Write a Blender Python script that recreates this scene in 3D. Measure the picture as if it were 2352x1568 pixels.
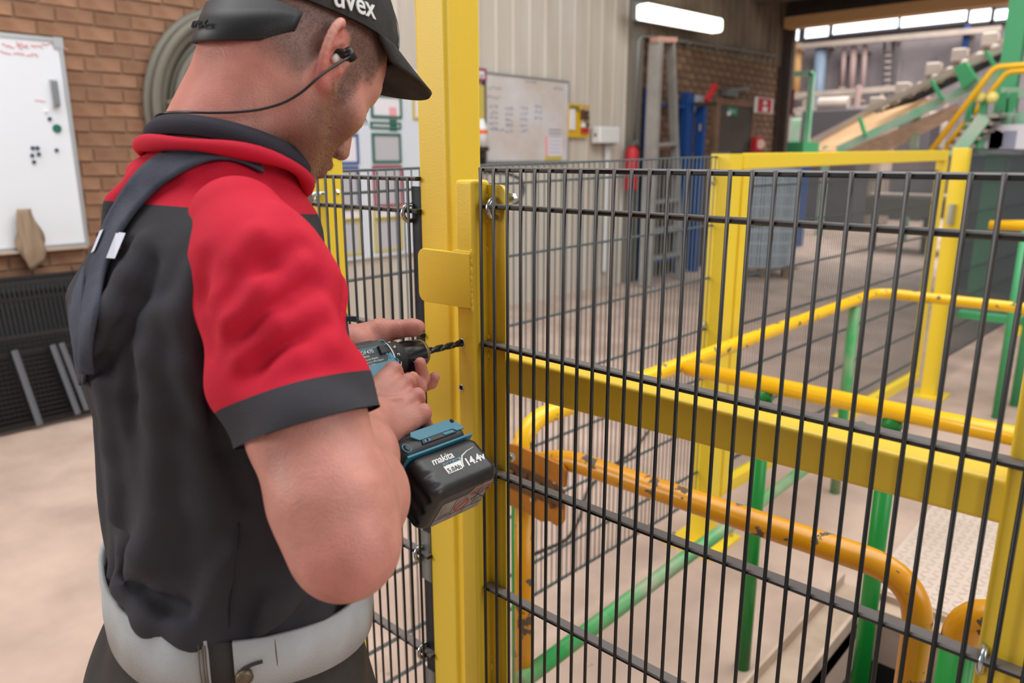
import bpy, bmesh, math, random
import numpy as np
from mathutils import Vector, Matrix
random.seed(7); np.random.seed(7)
for o in list(bpy.data.objects): bpy.data.objects.remove(o)
SC = bpy.context.scene
COL = SC.collection
# ------------------------------------------------------------------ camera
IMG_W, IMG_H, FPX = 2352, 1568, 1727.84
YAW, PITCH, ROLL = 2.3141, -0.241, -0.0022
H0 = 1.56                                   # top bar of the gate mesh above the floor
CAM = np.array([0.7526, -0.7552, 0.0175 + H0])
_f = np.array([math.cos(PITCH)*math.cos(YAW), math.cos(PITCH)*math.sin(YAW), math.sin(PITCH)])
_r0 = np.array([math.sin(YAW), -math.cos(YAW), 0.0]); _u0 = np.cross(_r0, _f)
_r = math.cos(ROLL)*_r0 + math.sin(ROLL)*_u0
_u = -math.sin(ROLL)*_r0 + math.cos(ROLL)*_u0
cd = bpy.data.cameras.new('camera'); cam = bpy.data.objects.new('camera', cd); COL.objects.link(cam)
cam.matrix_world = Matrix(((_r[0], _u[0], -_f[0], CAM[0]), (_r[1], _u[1], -_f[1], CAM[1]), (_r[2], _u[2], -_f[2], CAM[2]), (0, 0, 0, 1)))
cd.sensor_width = 36; cd.lens = FPX/IMG_W*36; cd.clip_start = 0.02; cd.clip_end = 200
cd.dof.use_dof = True; cd.dof.focus_distance = 0.98; cd.dof.aperture_fstop = 4.6
SC.camera = cam
# ------------------------------------------------------------------ light and exposure
SC.view_settings.view_transform = 'Standard'; SC.view_settings.look = 'None'
SC.view_settings.gamma = 1.0; SC.view_settings.use_curve_mapping = False
SC.view_settings.exposure = -0.42
wd = bpy.data.worlds.new('world'); SC.world = wd; wd.use_nodes = True
wb = wd.node_tree.nodes['Background']; wb.inputs[0].default_value = (0.92, 0.96, 1.0, 1); wb.inputs[1].default_value = 0.42
def area(name, loc, target, sx, sy, power, col=(1, 1, 1)):
    l = bpy.data.lights.new(name, 'AREA'); l.shape = 'RECTANGLE'; l.size = sx; l.size_y = sy; l.energy = power; l.color = col
    o = bpy.data.objects.new(name, l); COL.objects.link(o); o.location = loc
    o.rotation_euler = (Vector(target)-Vector(loc)).to_track_quat('-Z', 'Y').to_euler(); return o
area('skylight', (0.0, 2.2, 6.5), (-0.2, 1.9, 0), 5, 12, 980, (1.0, 0.99, 0.98))
area('roof_window', (-3.6, -4.6, 3.0), (-0.2, 0.0, 1.3), 2.6, 2.2, 230, (1.0, 0.99, 0.975))
area('side_fill', (5.2, 0.8, 3.4), (0.0, -0.2, 1.2), 4, 3, 165, (1.0, 0.99, 0.98))  # added fill lamp, no real window; brightens the arm and right-hand post faces
area('hall_skylight', (-3, 16, 7.5), (-3, 16.5, 0), 8, 8, 2500, (1.0, 0.985, 0.97))
# ------------------------------------------------------------------ helpers
def ray(x, y): return _f + (x-IMG_W/2)/FPX*_r + (IMG_H/2-y)/FPX*_u
def at_x(x, y, X): d = ray(x, y); return CAM + d*(X-CAM[0])/d[0]
def at_y(x, y, Y): d = ray(x, y); return CAM + d*(Y-CAM[1])/d[1]
def at_z(x, y, Z): d = ray(x, y); return CAM + d*(Z-CAM[2])/d[2]
def at_d(x, y, D): return CAM + D*ray(x, y)
def lin(c): return tuple(((v/255)/12.92 if v/255 <= .04045 else ((v/255+.055)/1.055)**2.4) for v in c)
V3 = lambda *a: np.array(a, float)
def unit(v): v = np.array(v, float); return v/np.linalg.norm(v)

def mat(name, rgb, rough=.5, metal=0., var=None, var_scale=8., var_amt=.5, bump=0., bump_scale=60., chips=None, chip_scale=14., chip_cut=.62,
        obj_rand=0., spec=.5, sss=0., emit=None, dust=None, dust_amt=0., stretch=None, detail=4.):
    m = bpy.data.materials.new(name); m.use_nodes = True; nt = m.node_tree; N = nt.nodes; L = nt.links
    b = N['Principled BSDF']; b.inputs['Roughness'].default_value = rough; b.inputs['Metallic'].default_value = metal
    b.inputs['Specular IOR Level'].default_value = spec
    c = lin(rgb)+(1,); b.inputs['Base Color'].default_value = c
    tc = N.new('ShaderNodeTexCoord'); vec = tc.outputs['Object']
    if stretch:
        mp = N.new('ShaderNodeMapping'); mp.inputs['Scale'].default_value = stretch; L.new(vec, mp.inputs['Vector']); vec = mp.outputs['Vector']
    cur = None
    def mix(fac, a, bcol):
        x = N.new('ShaderNodeMix'); x.data_type = 'RGBA'
        if hasattr(fac, 'is_output'): L.new(fac, x.inputs[0])
        else: x.inputs[0].default_value = fac
        if hasattr(a, 'is_output'): L.new(a, x.inputs[6])
        else: x.inputs[6].default_value = a
        if hasattr(bcol, 'is_output'): L.new(bcol, x.inputs[7])
        else: x.inputs[7].default_value = bcol
        return x.outputs[2]
    def noise(sc, lo, hi, det=4., rgh=.55):
        n = N.new('ShaderNodeTexNoise'); n.inputs['Scale'].default_value = sc; n.inputs['Detail'].default_value = det; n.inputs['Roughness'].default_value = rgh
        L.new(vec, n.inputs['Vector'])
        r = N.new('ShaderNodeMapRange'); r.inputs['From Min'].default_value = lo; r.inputs['From Max'].default_value = hi
        L.new(n.outputs['Fac'], r.inputs['Value']); return r.outputs['Result']
    cur = c
    if obj_rand:
        oi = N.new('ShaderNodeObjectInfo'); hs = N.new('ShaderNodeHueSaturation')
        r = N.new('ShaderNodeMapRange'); r.inputs['To Min'].default_value = 1-obj_rand; r.inputs['To Max'].default_value = 1+obj_rand
        L.new(oi.outputs['Random'], r.inputs['Value']); L.new(r.outputs['Result'], hs.inputs['Value'])
        hs.inputs['Color'].default_value = c; cur = hs.outputs['Color']
    if var:
        f = noise(var_scale, .35, .68, detail)
        mu = N.new('ShaderNodeMath'); mu.operation = 'MULTIPLY'; mu.inputs[1].default_value = var_amt; L.new(f, mu.inputs[0])
        cur = mix(mu.outputs[0], cur, lin(var)+(1,))
    if dust:
        ge = N.new('ShaderNodeNewGeometry'); sx = N.new('ShaderNodeSeparateXYZ'); L.new(ge.outputs['Normal'], sx.inputs[0])
        r = N.new('ShaderNodeMapRange'); r.inputs['From Min'].default_value = .5; r.inputs['From Max'].default_value = 1.; r.inputs['To Max'].default_value = dust_amt
        L.new(sx.outputs['Z'], r.inputs['Value']); cur = mix(r.outputs['Result'], cur, lin(dust)+(1,))
    if chips:
        f = noise(chip_scale, chip_cut, chip_cut+.02, 6., .6); cur = mix(f, cur, lin(chips)+(1,))
        rr = N.new('ShaderNodeMapRange'); rr.inputs['To Min'].default_value = rough; rr.inputs['To Max'].default_value = .85
        L.new(f, rr.inputs['Value']); L.new(rr.outputs['Result'], b.inputs['Roughness'])
    if hasattr(cur, 'is_output'): L.new(cur, b.inputs['Base Color'])
    if bump:
        n = N.new('ShaderNodeTexNoise'); n.inputs['Scale'].default_value = bump_scale; n.inputs['Detail'].default_value = 3
        L.new(vec, n.inputs['Vector'])
        bp = N.new('ShaderNodeBump'); bp.inputs['Strength'].default_value = bump; bp.inputs['Distance'].default_value = .002
        L.new(n.outputs['Fac'], bp.inputs['Height']); L.new(bp.outputs['Normal'], b.inputs['Normal'])
    if sss:
        b.inputs['Subsurface Weight'].default_value = sss; b.inputs['Subsurface Radius'].default_value = (.012, .004, .002); b.inputs['Subsurface Scale'].default_value = .6
    if emit:
        b.inputs['Emission Color'].default_value = lin(emit[0])+(1,); b.inputs['Emission Strength'].default_value = emit[1]
    return m

class MB:
    def __init__(s): s.v = []; s.f = []
    def add(s, v, f):
        n = len(s.v); s.v += [tuple(map(float, p)) for p in v]; s.f += [tuple(i+n for i in q) for q in f]; return s
    def box8(s, p):   # p: 4 bottom then 4 top
        return s.add(p, [(3, 2, 1, 0), (4, 5, 6, 7), (0, 1, 5, 4), (1, 2, 6, 5), (2, 3, 7, 6), (3, 0, 4, 7)])
    def box(s, lo, hi):
        x0, y0, z0 = lo; x1, y1, z1 = hi
        return s.box8([(x0, y0, z0), (x1, y0, z0), (x1, y1, z0), (x0, y1, z0), (x0, y0, z1), (x1, y0, z1), (x1, y1, z1), (x0, y1, z1)])
    def obox(s, c, ax, ay, az, h):
        c = np.array(c); a = np.array(ax)*h[0]; b = np.array(ay)*h[1]; d = np.array(az)*h[2]
        return s.box8([c-a-b-d, c+a-b-d, c+a+b-d, c-a+b-d, c-a-b+d, c+a-b+d, c+a+b+d, c-a+b+d])
    def bar(s, p0, p1, w, h, up=(0, 0, 1)):
        p0 = np.array(p0, float); p1 = np.array(p1, float); d = unit(p1-p0); sd = np.cross(d, up)
        sd = unit(sd) if np.linalg.norm(sd) > 1e-6 else V3(1, 0, 0); u = np.cross(sd, d)
        return s.obox((p0+p1)/2, d, sd, u, (np.linalg.norm(p1-p0)/2, w/2, h/2))
    def tube(s, path, rad, n=10, cap=True):
        P = [np.array(p, float) for p in path]; m = len(P)
        R = rad if hasattr(rad, '__len__') else [rad]*m
        t0 = unit(P[1]-P[0]); a = np.cross(t0, (0, 0, 1));
        if np.linalg.norm(a) < 1e-3: a = np.cross(t0, (1, 0, 0))
        a = unit(a); vs = []
        for i in range(m):
            t = P[min(i+1, m-1)]-P[max(i-1, 0)]; t = unit(t); a = unit(a-t*np.dot(a, t)); b = np.cross(t, a)
            for k in range(n):
                q = 2*math.pi*k/n; vs.append(P[i]+R[i]*(math.cos(q)*a+math.sin(q)*b))
        fs = [(i*n+k, i*n+(k+1) % n, (i+1)*n+(k+1) % n, (i+1)*n+k) for i in range(m-1) for k in range(n)]
        if cap: fs += [tuple(range(n))[::-1], tuple((m-1)*n+k for k in range(n))]
        return s.add(vs, fs)
    def cyl(s, p0, p1, r, n=12, r1=None): return s.tube([p0, p1], [r, r if r1 is None else r1], n)
    def prism(s, pts, d):
        n = len(pts); d = np.array(d, float); vs = [np.array(p, float) for p in pts]; vs = vs+[p+d for p in vs]
        return s.add(vs, [tuple(range(n))[::-1], tuple(range(n, 2*n))]+[(i, (i+1) % n, n+(i+1) % n, n+i) for i in range(n)])
    def sphere(s, c, r, n=10, m=6, sc=(1, 1, 1)):
        vs = [(c[0], c[1], c[2]+r*sc[2])]; 
        for j in range(1, m):
            t = math.pi*j/m
            for k in range(n):
                q = 2*math.pi*k/n; vs.append((c[0]+r*sc[0]*math.sin(t)*math.cos(q), c[1]+r*sc[1]*math.sin(t)*math.sin(q), c[2]+r*sc[2]*math.cos(t)))
        vs.append((c[0], c[1], c[2]-r*sc[2])); fs = []
        for k in range(n): fs.append((0, 1+k, 1+(k+1) % n)); fs.append((len(vs)-1, 1+(m-2)*n+(k+1) % n, 1+(m-2)*n+k))
        for j in range(m-2):
            for k in range(n): fs.append((1+j*n+k, 1+(j+1)*n+k, 1+(j+1)*n+(k+1) % n, 1+j*n+(k+1) % n))
        return s.add(vs, fs)
def arc(p0, pc, p1, n=8):   # quadratic bend through corner pc
    p0, pc, p1 = map(lambda q: np.array(q, float), (p0, pc, p1))
    return [(1-t)**2*p0+2*t*(1-t)*pc+t*t*p1 for t in np.linspace(0, 1, n)]
def bent(pts, r, n=8):      # polyline with rounded corners
    P = [np.array(p, float) for p in pts]; out = [P[0]]
    for i in range(1, len(P)-1):
        a = P[i]+unit(P[i-1]-P[i])*r; b = P[i]+unit(P[i+1]-P[i])*r; out += arc(a, P[i], b, n)
    return out+[P[-1]]
def place(o, parent):
    if parent is not None:
        o.parent = parent; o.matrix_parent_inverse = WM(parent).inverted()
def WM(o):
    m = Matrix.LocRotScale(o.location, o.rotation_euler, o.scale)
    return (WM(o.parent) @ o.matrix_parent_inverse @ m) if o.parent else m
def link_mesh(name, me, m, parent=None, loc=None):
    o = bpy.data.objects.new(name, me); COL.objects.link(o)
    if m is not None and len(me.materials) == 0: me.materials.append(m)
    if loc is not None: o.location = loc
    place(o, parent); return o
def obj(name, mb, m, parent=None, smooth=False, bevel=0., seg=2, recalc=True):
    me = bpy.data.meshes.new(name); me.from_pydata(mb.v, [], mb.f)
    if recalc:
        bm = bmesh.new(); bm.from_mesh(me); bmesh.ops.recalc_face_normals(bm, faces=bm.faces); bm.to_mesh(me); bm.free()
    if smooth: me.polygons.foreach_set('use_smooth', [True]*len(me.polygons))
    o = link_mesh(name, me, m, parent)
    if bevel:
        bv = o.modifiers.new('bevel', 'BEVEL'); bv.width = bevel; bv.segments = seg; bv.limit_method = 'ANGLE'; bv.angle_limit = .6
    if smooth == 'auto' or (smooth and not bevel and False): pass
    return o
def thing(name, label, cat, loc=(0, 0, 0), group=None):
    o = bpy.data.objects.new(name, None); COL.objects.link(o); o.location = loc; o.empty_display_size = .05
    return tag(o, label, cat, group)
def tag(o, label, cat, group=None, kind=None):
    o['label'] = label; o['category'] = cat
    if group: o['group'] = group
    if kind: o['kind'] = kind
    return o
def struct(name, mb, m, label=None, **k):
    o = obj(name, mb, m, **k); o['kind'] = 'structure'
    if label: o['label'] = label; o['category'] = name.split('_')[0]
    return o
def sharp(o, ang=40):
    for p in o.data.polygons: p.use_smooth = True
    o.data.set_sharp_from_angle(angle=math.radians(ang)); return o
def text_mb(txt, origin, ex, ey, size, depth, shear=0., bold=0., spacing=1.):
    """lettering as a thin raised mesh; ex/ey are the writing and up directions; origin = left end of the baseline"""
    c = bpy.data.curves.new('lettering', 'FONT'); c.body = txt; c.size = size; c.extrude = depth; c.shear = shear; c.offset = bold*size; c.space_character = spacing; c.resolution_u = 3
    o = bpy.data.objects.new('lettering', c); COL.objects.link(o)
    dg = bpy.context.evaluated_depsgraph_get(); me = bpy.data.meshes.new_from_object(o.evaluated_get(dg))
    ex = np.array(ex, float); ey = np.array(ey, float); ez = np.cross(unit(ex), unit(ey)); origin = np.array(origin, float)
    mb = MB(); mb.add([origin+v.co.x*ex+v.co.y*ey+v.co.z*ez for v in me.vertices], [tuple(p.vertices) for p in me.polygons])
    bpy.data.objects.remove(o); bpy.data.curves.remove(c); bpy.data.meshes.remove(me)
    return mb
# ------------------------------------------------------------------ materials
M = {}
M['yellow'] = mat('yellow_powder_coat', (236, 200, 52), .42, bump=.12, bump_scale=330, var=(214, 176, 48), var_scale=5, var_amt=.25)
M['yellow_far'] = mat('yellow_frame_paint', (240, 208, 50), .38)
M['wire'] = mat('black_coated_wire', (17, 17, 18), .34, var=(40, 38, 37), var_scale=40, var_amt=.35, dust=(132, 124, 120), dust_amt=.75)
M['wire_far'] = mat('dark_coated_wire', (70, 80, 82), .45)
M['zinc'] = mat('zinc_plated_steel', (190, 196, 200), .25, 1.)
M['steel_strip'] = mat('dark_steel_strip', (62, 64, 68), .42, .7, var=(40, 40, 44), var_scale=14, var_amt=.6)
M['galv'] = mat('galvanised_steel', (140, 145, 146), .4, .8)
M['rail_yellow'] = mat('glossy_yellow_rail', (246, 188, 22), .22, chips=(120, 105, 80), chip_scale=26, chip_cut=.71)
M['rail_yellow_worn'] = mat('worn_yellow_rail', (242, 190, 24), .25, chips=(88, 96, 72), chip_scale=24, chip_cut=.60)
M['rail_orange'] = mat('worn_orange_rail', (206, 142, 10), .27, var=(172, 108, 8), var_scale=6, var_amt=.5, chips=(84, 72, 60), chip_scale=22, chip_cut=.58)
M['plate_orange'] = mat('worn_orange_plate', (180, 112, 6), .4, var=(120, 66, 6), var_scale=12, var_amt=.6, chips=(70, 56, 44), chip_scale=30, chip_cut=.68)
M['rail_green'] = mat('green_rail_paint', (22, 134, 52), .32, chips=(128, 116, 98), chip_scale=11, chip_cut=.66)
M['rail_green_dusty'] = mat('dusty_green_rail', (52, 160, 84), .4, var=(176, 164, 148), var_scale=5, var_amt=.75)
M['rust_hinge'] = mat('rusty_hinge_steel', (112, 78, 48), .6, .3, var=(80, 52, 30), var_scale=30, var_amt=.7)
M['floor'] = mat('dusty_concrete', (194, 169, 153), .75, var=(152, 128, 114), var_scale=2.2, var_amt=.7, chips=(150, 128, 112), chip_scale=9, chip_cut=.70, bump=.3, bump_scale=40)
M['brick'] = mat('brown_brick', (152, 114, 88), .85, obj_rand=.22, var=(120, 80, 58), var_scale=9, var_amt=.5, bump=.5, bump_scale=50)
M['mortar'] = mat('dusty_mortar', (138, 108, 86), .95)
M['brick_dark'] = mat('sooty_brown_brick', (136, 106, 84), .9, obj_rand=.2, var=(92, 70, 54), var_scale=4, var_amt=.6)
M['mortar_dark'] = mat('sooty_mortar', (104, 82, 64), .95)
M['cladding'] = mat('dusty_beige_cladding', (208, 200, 188), .55, var=(182, 164, 144), var_scale=1.4, var_amt=.55, stretch=(1, 3, .35))
M['whiteboard'] = mat('whiteboard_enamel', (226, 230, 236), .25)
M['whiteboard_dusty'] = mat('dusty_whiteboard', (214, 212, 214), .35, var=(196, 176, 156), var_scale=2.2, var_amt=.75)
M['alu'] = mat('aluminium_edge', (186, 188, 190), .35, .8)
M['column'] = mat('grey_column_paint', (118, 110, 100), .6)
M['white_plastic'] = mat('white_plastic', (226, 226, 224), .4)
M['dark_beam'] = mat('dark_brown_steel', (58, 46, 40), .7, var=(80, 64, 52), var_scale=3, var_amt=.5)
M['red_paint'] = mat('red_paint', (190, 30, 40), .45)
M['blue_paint'] = mat('blue_paint', (26, 74, 140), .45)
M['paper'] = mat('white_paper', (226, 222, 228), .8)
M['paper_grey'] = mat('grey_card', (184, 182, 186), .8)
M['ink'] = mat('black_ink', (60, 62, 74), .7)
M['ink_pale'] = mat('faded_marker_ink', (150, 152, 172), .7)
M['ink_red'] = mat('faded_red_marker', (232, 164, 164), .7)
M['frame_green'] = mat('green_frame', (52, 104, 90), .5)
M['frame_blue'] = mat('blue_frame', (70, 90, 144), .5)
M['frame_red'] = mat('red_frame', (160, 70, 84), .5)
M['frame_yellow'] = mat('yellow_frame', (200, 180, 90), .5)
M['black_plastic'] = mat('black_plastic', (24, 24, 26), .4)
M['rubber_grey'] = mat('grey_green_hose', (104, 100, 88), .5)
M['cloth_tan'] = mat('tan_rag', (150, 128, 106), .9)
M['machine_green'] = mat('machine_green', (124, 188, 152), .5, var=(186, 190, 176), var_scale=2.5, var_amt=.9)
M['machine_green_dark'] = mat('machine_green_clean', (70, 164, 108), .45)
M['dusty_steel'] = mat('dusty_steel', (160, 146, 136), .7, var=(190, 172, 158), var_scale=2, var_amt=.6)
M['belt'] = mat('dark_rubber_belt', (34, 32, 32), .7)
M['tan_belt'] = mat('clay_covered_belt', (190, 152, 112), .85, var=(158, 122, 88), var_scale=2, var_amt=.6)
M['hall_wall'] = mat('dusty_hall_wall', (140, 130, 132), .9, var=(88, 82, 86), var_scale=.7, var_amt=.7)
M['hall_dark'] = mat('hall_dark_steel', (80, 76, 80), .8)
M['pipe_grey'] = mat('grey_blue_pipe', (134, 150, 170), .5)
M['pipe_pink'] = mat('dusty_pink_pipe', (166, 140, 136), .6)
M['lit_window'] = mat('bright_sky_pane', (255, 255, 255), .5, emit=((235, 244, 255), 3.0))
M['lamp_tube'] = mat('lit_lamp_cover', (255, 255, 255), .5, emit=((255, 255, 240), 4.0))
M['hole'] = mat('void_shade', (14, 12, 11), .9)  # near-black colour stands in for the shade inside the pit and holes
M['chequer'] = mat('chequer_plate', (206, 188, 174), .55, var=(180, 164, 150), var_scale=3, var_amt=.5)
M['beige_beam'] = mat('dusty_beige_beam', (186, 164, 144), .7, var=(150, 128, 110), var_scale=7, var_amt=.6)
M['pallet_wood'] = mat('pallet_wood', (130, 98, 72), .85)
M['blue_grey_mesh'] = mat('grey_zinc_mesh', (176, 188, 198), .5, .0)
M['loto_yellow'] = mat('yellow_board', (216, 172, 30), .5)
M['green_sign'] = mat('green_sign', (60, 140, 110), .5)
M['door_dark'] = mat('dark_grey_door', (78, 70, 64), .7)
M['tan_lintel'] = mat('tan_lintel_paint', (200, 150, 96), .6)
# ------------------------------------------------------------------ the setting
XW = -4.70                                   # plane of the long left wall
PIT = (0.10, 0.95, 0.86, 1.76)               # x0, x1, y0, y1 of the sunken pit
mb = MB(); FX0, FX1, FY0, FY1 = -14, 7, -7, 30
mb.box((FX0, FY0, -.12), (PIT[0], FY1, 0)).box((PIT[1], FY0, -.12), (FX1, FY1, 0)).box((PIT[0], FY0, -.12), (PIT[1], PIT[2], 0)).box((PIT[0], PIT[3], -.12), (PIT[1], FY1, 0))
floor = struct('floor', mb, M['floor'])
mb = MB(); a, b, c, d = PIT
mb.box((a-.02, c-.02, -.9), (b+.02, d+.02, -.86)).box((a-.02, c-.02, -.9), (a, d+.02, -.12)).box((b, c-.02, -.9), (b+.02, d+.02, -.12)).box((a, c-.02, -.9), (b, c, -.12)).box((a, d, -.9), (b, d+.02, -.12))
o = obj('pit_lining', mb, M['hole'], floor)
# left wall of brown brick (mortar bed with separate bricks)
YB0, YB1 = -4.0, 2.75
wall_left = struct('wall_left', MB().box((XW-.3, YB0, 0), (XW, YB1, 5.2)), M['mortar'])
def bricks(parent, m, y0, y1, z0, z1, pitch_y, pitch_z, name='brick', X=XW):
    mes = []
    for k in range(3):
        q = MB(); w, h, dpt = pitch_y/2-.006, pitch_z/2-.007, .007
        q.box8([(0, -w, -h), (0, w, -h), (0, w, h), (0, -w, h), (dpt, -w+.003, -h+.003), (dpt+.003*k, w-.003, -h+.003), (dpt, w-.004, h-.003), (dpt+.003*(2-k), -w+.003, h-.003)])
        me = bpy.data.meshes.new(name); me.from_pydata(q.v, [], q.f); me.materials.append(m); bm = bmesh.new(); bm.from_mesh(me); bmesh.ops.recalc_face_normals(bm, faces=bm.faces); bm.to_mesh(me); bm.free(); mes.append(me)
    n = 0; r = 0; z = z0
    while z < z1:
        y = y0+(pitch_y/2 if r % 2 else 0)+random.uniform(-.02, .02)
        while y < y1:
            if n >= 298: return n
            o = link_mesh(name, random.choice(mes), None, parent, (X+random.uniform(0, .003), y, z+random.uniform(-.004, .004))); o.rotation_euler = (random.uniform(-.012, .012), 0, 0); n += 1
            y += pitch_y
        z += pitch_z; r += 1
    return n
n1 = bricks(wall_left, M['brick'], .12, 2.5, .66, 2.86, .225, .0935)
# the same masonry where it cannot be seen singly: one joined part
mb = MB()
for i in range(7):
    for j in range(9): mb.box((XW-.01, .05+j*.225+(i % 2)*.11, .02+i*.0935), (XW+.006, .05+j*.225+.213+(i % 2)*.11, .02+i*.0935+.08))
o = obj('brickwork', mb, M['brick'], wall_left); o['kind'] = 'stuff'
mb = MB()
for i in range(55):
    for j in range(30):
        y, z = YB0+.01+j*.225+(i % 2)*.11, .02+i*.0935
        if y > YB1-.2 or (i < 7 and y > .05) or (.62 < z < 2.86 and 0.0 < y < 2.42): continue
        mb.box((XW-.01, y, z), (XW+.006, y+.213, z+.08))
o = obj('brickwork', mb, M['brick'], wall_left); o['kind'] = 'stuff'
# dusty corrugated cladding with rounded ribs
YC0, YC1 = 2.75, 7.22
ys = []; y = YC0
while y < YC1: ys += [(y, 0), (y+.19, 0), (y+.205, .010), (y+.235, .010)]; y += .25
mb = MB(); 
top = [(XW+d, min(yy, YC1)) for yy, d in ys]+[(XW, YC1)]
n = len(top)
mb.add([(x, yy, 0) for x, yy in top]+[(x, yy, 5.2) for x, yy in top], [(i, i+1, n+i+1, n+i) for i in range(n-1)])
mb.box((XW-.3, YC0, 0), (XW-.01, YC1, 5.2))
wall_back = struct('wall_back', mb, M['cladding'], recalc=False)
# grey column and sooty brick bay beyond it
struct('trim_1', MB().box((XW-.2, 7.22, 0), (XW+.08, 7.46, 4.6)), M['column'])
YD0, YD1 = 7.46, 11.62
wall_side = struct('wall_side', MB().box((XW-.3, YD0, 0), (XW, YD1, 5.2)), M['mortar_dark'])
bricks(wall_side, M['brick_dark'], YD0+.12, YD1-.1, 1.5, 2.92, .225, .0935)
mb = MB()
for i in range(16):
    for j in range(18): mb.box((XW-.01, YD0+.02+j*.225+(i % 2)*.1, .02+i*.0935), (XW+.007, YD0+.02+j*.225+.213+(i % 2)*.1, .02+i*.0935+.08))
o = obj('brickwork', mb, M['brick_dark'], wall_side); o['kind'] = 'stuff'
# upper cladding over the brick bay, with ribs
mb = MB(); y = YD0
mb.box((XW-.1, YD0, 2.95), (XW+.012, YD1, 5.2))
while y < YD1-.1: mb.box((XW+.01, y, 2.95), (XW+.035, y+.05, 5.2)); y += .21
o = obj('ribbed_sheet', mb, mat('brown_ribbed_sheet', (142, 124, 102), .7, var=(92, 76, 62), var_scale=1.2, var_amt=.9), wall_side)
# opening to the next hall: column and lintel
YO = 11.62
wall_right = struct('wall_right', MB().box((XW-.3, YO, 0), (XW+.03, YO+.35, 5.2)).box((XW+.03, YO, 3.62), (6.5, YO+.35, 5.2)), M['dark_beam'])
obj('column', MB().box((XW-.02, YO-.16, 0), (XW+.06, YO+.1, 3.7)).box((XW+.06, YO-.06, 0), (XW+.16, YO+.06, 3.7)), M['dark_beam'], wall_right)
mb = MB(); p0, p1 = at_y(1797, 59, 11.4), at_y(2352, 16, 9.6)
mb.bar((XW+.1, 11.45, 3.58), (5.5, 11.45, 3.58), .25, .16)
obj('lintel_edge', mb, M['tan_lintel'], wall_right)
obj('ceiling_beam', MB().bar((XW+.1, 10.4, 3.98), (5.5, 10.4, 3.98), .2, .5), M['dark_beam'], wall_right)
# far hall
YF = 23.0
wall_far = struct('wall_far', MB().box((-15, YF, 0), (7, YF+.3, 8)), M['hall_wall'])
struct('wall_outer', MB().box((-15.3, 12, 0), (-15, YF, 8)), M['hall_wall'])
for k in range(22):
    obj('cladding_rib', MB().box((-14+k*.85, YF-.06, 0), (-13.9+k*.85, YF, 4.2)), M['hall_wall'], wall_far)
def px_rect_y(x0, y0, x1, y1, Y, th, m, name, parent, **k):
    p = [at_y(x0, y0, Y), at_y(x1, y0, Y), at_y(x1, y1, Y), at_y(x0, y1, Y)]
    return obj(name, MB().prism(p, (0, th, 0)), m, parent, **k)
wi = 0
zt, zb = at_y(1820, 58, YF)[2], at_y(1820, 98, YF)[2]
for (xa, xb, ya, yb) in ((1787, 1840, 60, 98), (1853, 1912, 53, 88), (1914, 2068, 40, 78), (2073, 2226, 30, 62), (2230, 2282, 24, 52), (2285, 2318, 23, 47)):
    wi += 1
    p = [at_y(xa, ya, YF-.1), at_y(xb, ya-(xb-xa)*.08, YF-.1), at_y(xb, yb-(xb-xa)*.08, YF-.1), at_y(xa, yb, YF-.1)]
    x0, x1 = p[0][0], p[1][0]; z1 = (p[0][2]+p[1][2])/2; z0 = (p[2][2]+p[3][2])/2
    w = struct('window_%d' % wi, MB().box((x0, YF-.14, z0), (x1, YF-.1, z1)), M['lit_window'])
    fr = MB()
    for q in ((x0-.06, x1+.06, z1, z1+.07), (x0-.06, x1+.06, z0-.07, z0), (x0-.06, x0, z0, z1), (x1, x1+.06, z0, z1)): fr.box((q[0], YF-.2, q[2]), (q[1], YF-.02, q[3]))
    obj('window_frame', fr, M['hall_dark'], w)
# roof over the opening bay
struct('ceiling', MB().box((XW-.3, 7.5, 5.2), (6.5, 12, 5.3)), M['dark_beam'])
# ------------------------------------------------------------------ mesh fences
PITCH = .0248
ZT = H0
GAPS = [0, .05, .25, .45, .65, .85, 1.05, 1.25, 1.33]
def hbar_mb(p0, p1, dp=.019, h=.0065, along=(0, 1, 0)):
    """flat bar with rounded edges"""
    p0 = np.array(p0, float); p1 = np.array(p1, float); n = np.array(along, float); u = V3(0, 0, 1)
    prof = [(-dp/2, -h*.25), (-dp/2+.002, -h/2), (dp/2-.002, -h/2), (dp/2, -h*.25), (dp/2, h*.25), (dp/2-.002, h/2), (-dp/2+.002, h/2), (-dp/2, h*.25)]
    return MB().prism([p0+a*n+b*u for a, b in prof], p1-p0)
def wire_mesh(name, r, z0, z1, n, m):
    q = MB().cyl((0, 0, z0), (0, 0, z1), r, n); me = bpy.data.meshes.new(name); me.from_pydata(q.v, [], q.f)
    for p in me.polygons: p.use_smooth = len(p.vertices) == 4
    me.materials.append(m); return me
def eyebolt(parent, c, out, side, name='hook_bolt'):
    """J bolt: shank comes out of the flange, curls round the bar; nut behind"""
    c = np.array(c, float); o = np.array(out, float); s = np.array(side, float); up = V3(0, 0, 1)
    p = [c-o*.030, c+o*.004]
    cc = c+o*.004-up*.013
    for t in np.linspace(90, -120, 14): p.append(cc+.013*(math.cos(math.radians(t))*o+math.sin(math.radians(t))*up))
    h = obj(name, MB().tube(p, .0039, 9), M['zinc'], parent, smooth=True)
    nut = []
    for k in range(6): nut.append(c-o*.030+.0075*(math.cos(k*math.pi/3)*s+math.sin(k*math.pi/3)*up))
    obj('nut', MB().prism(nut, -o*.006), M['zinc'], h)
    return h
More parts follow.
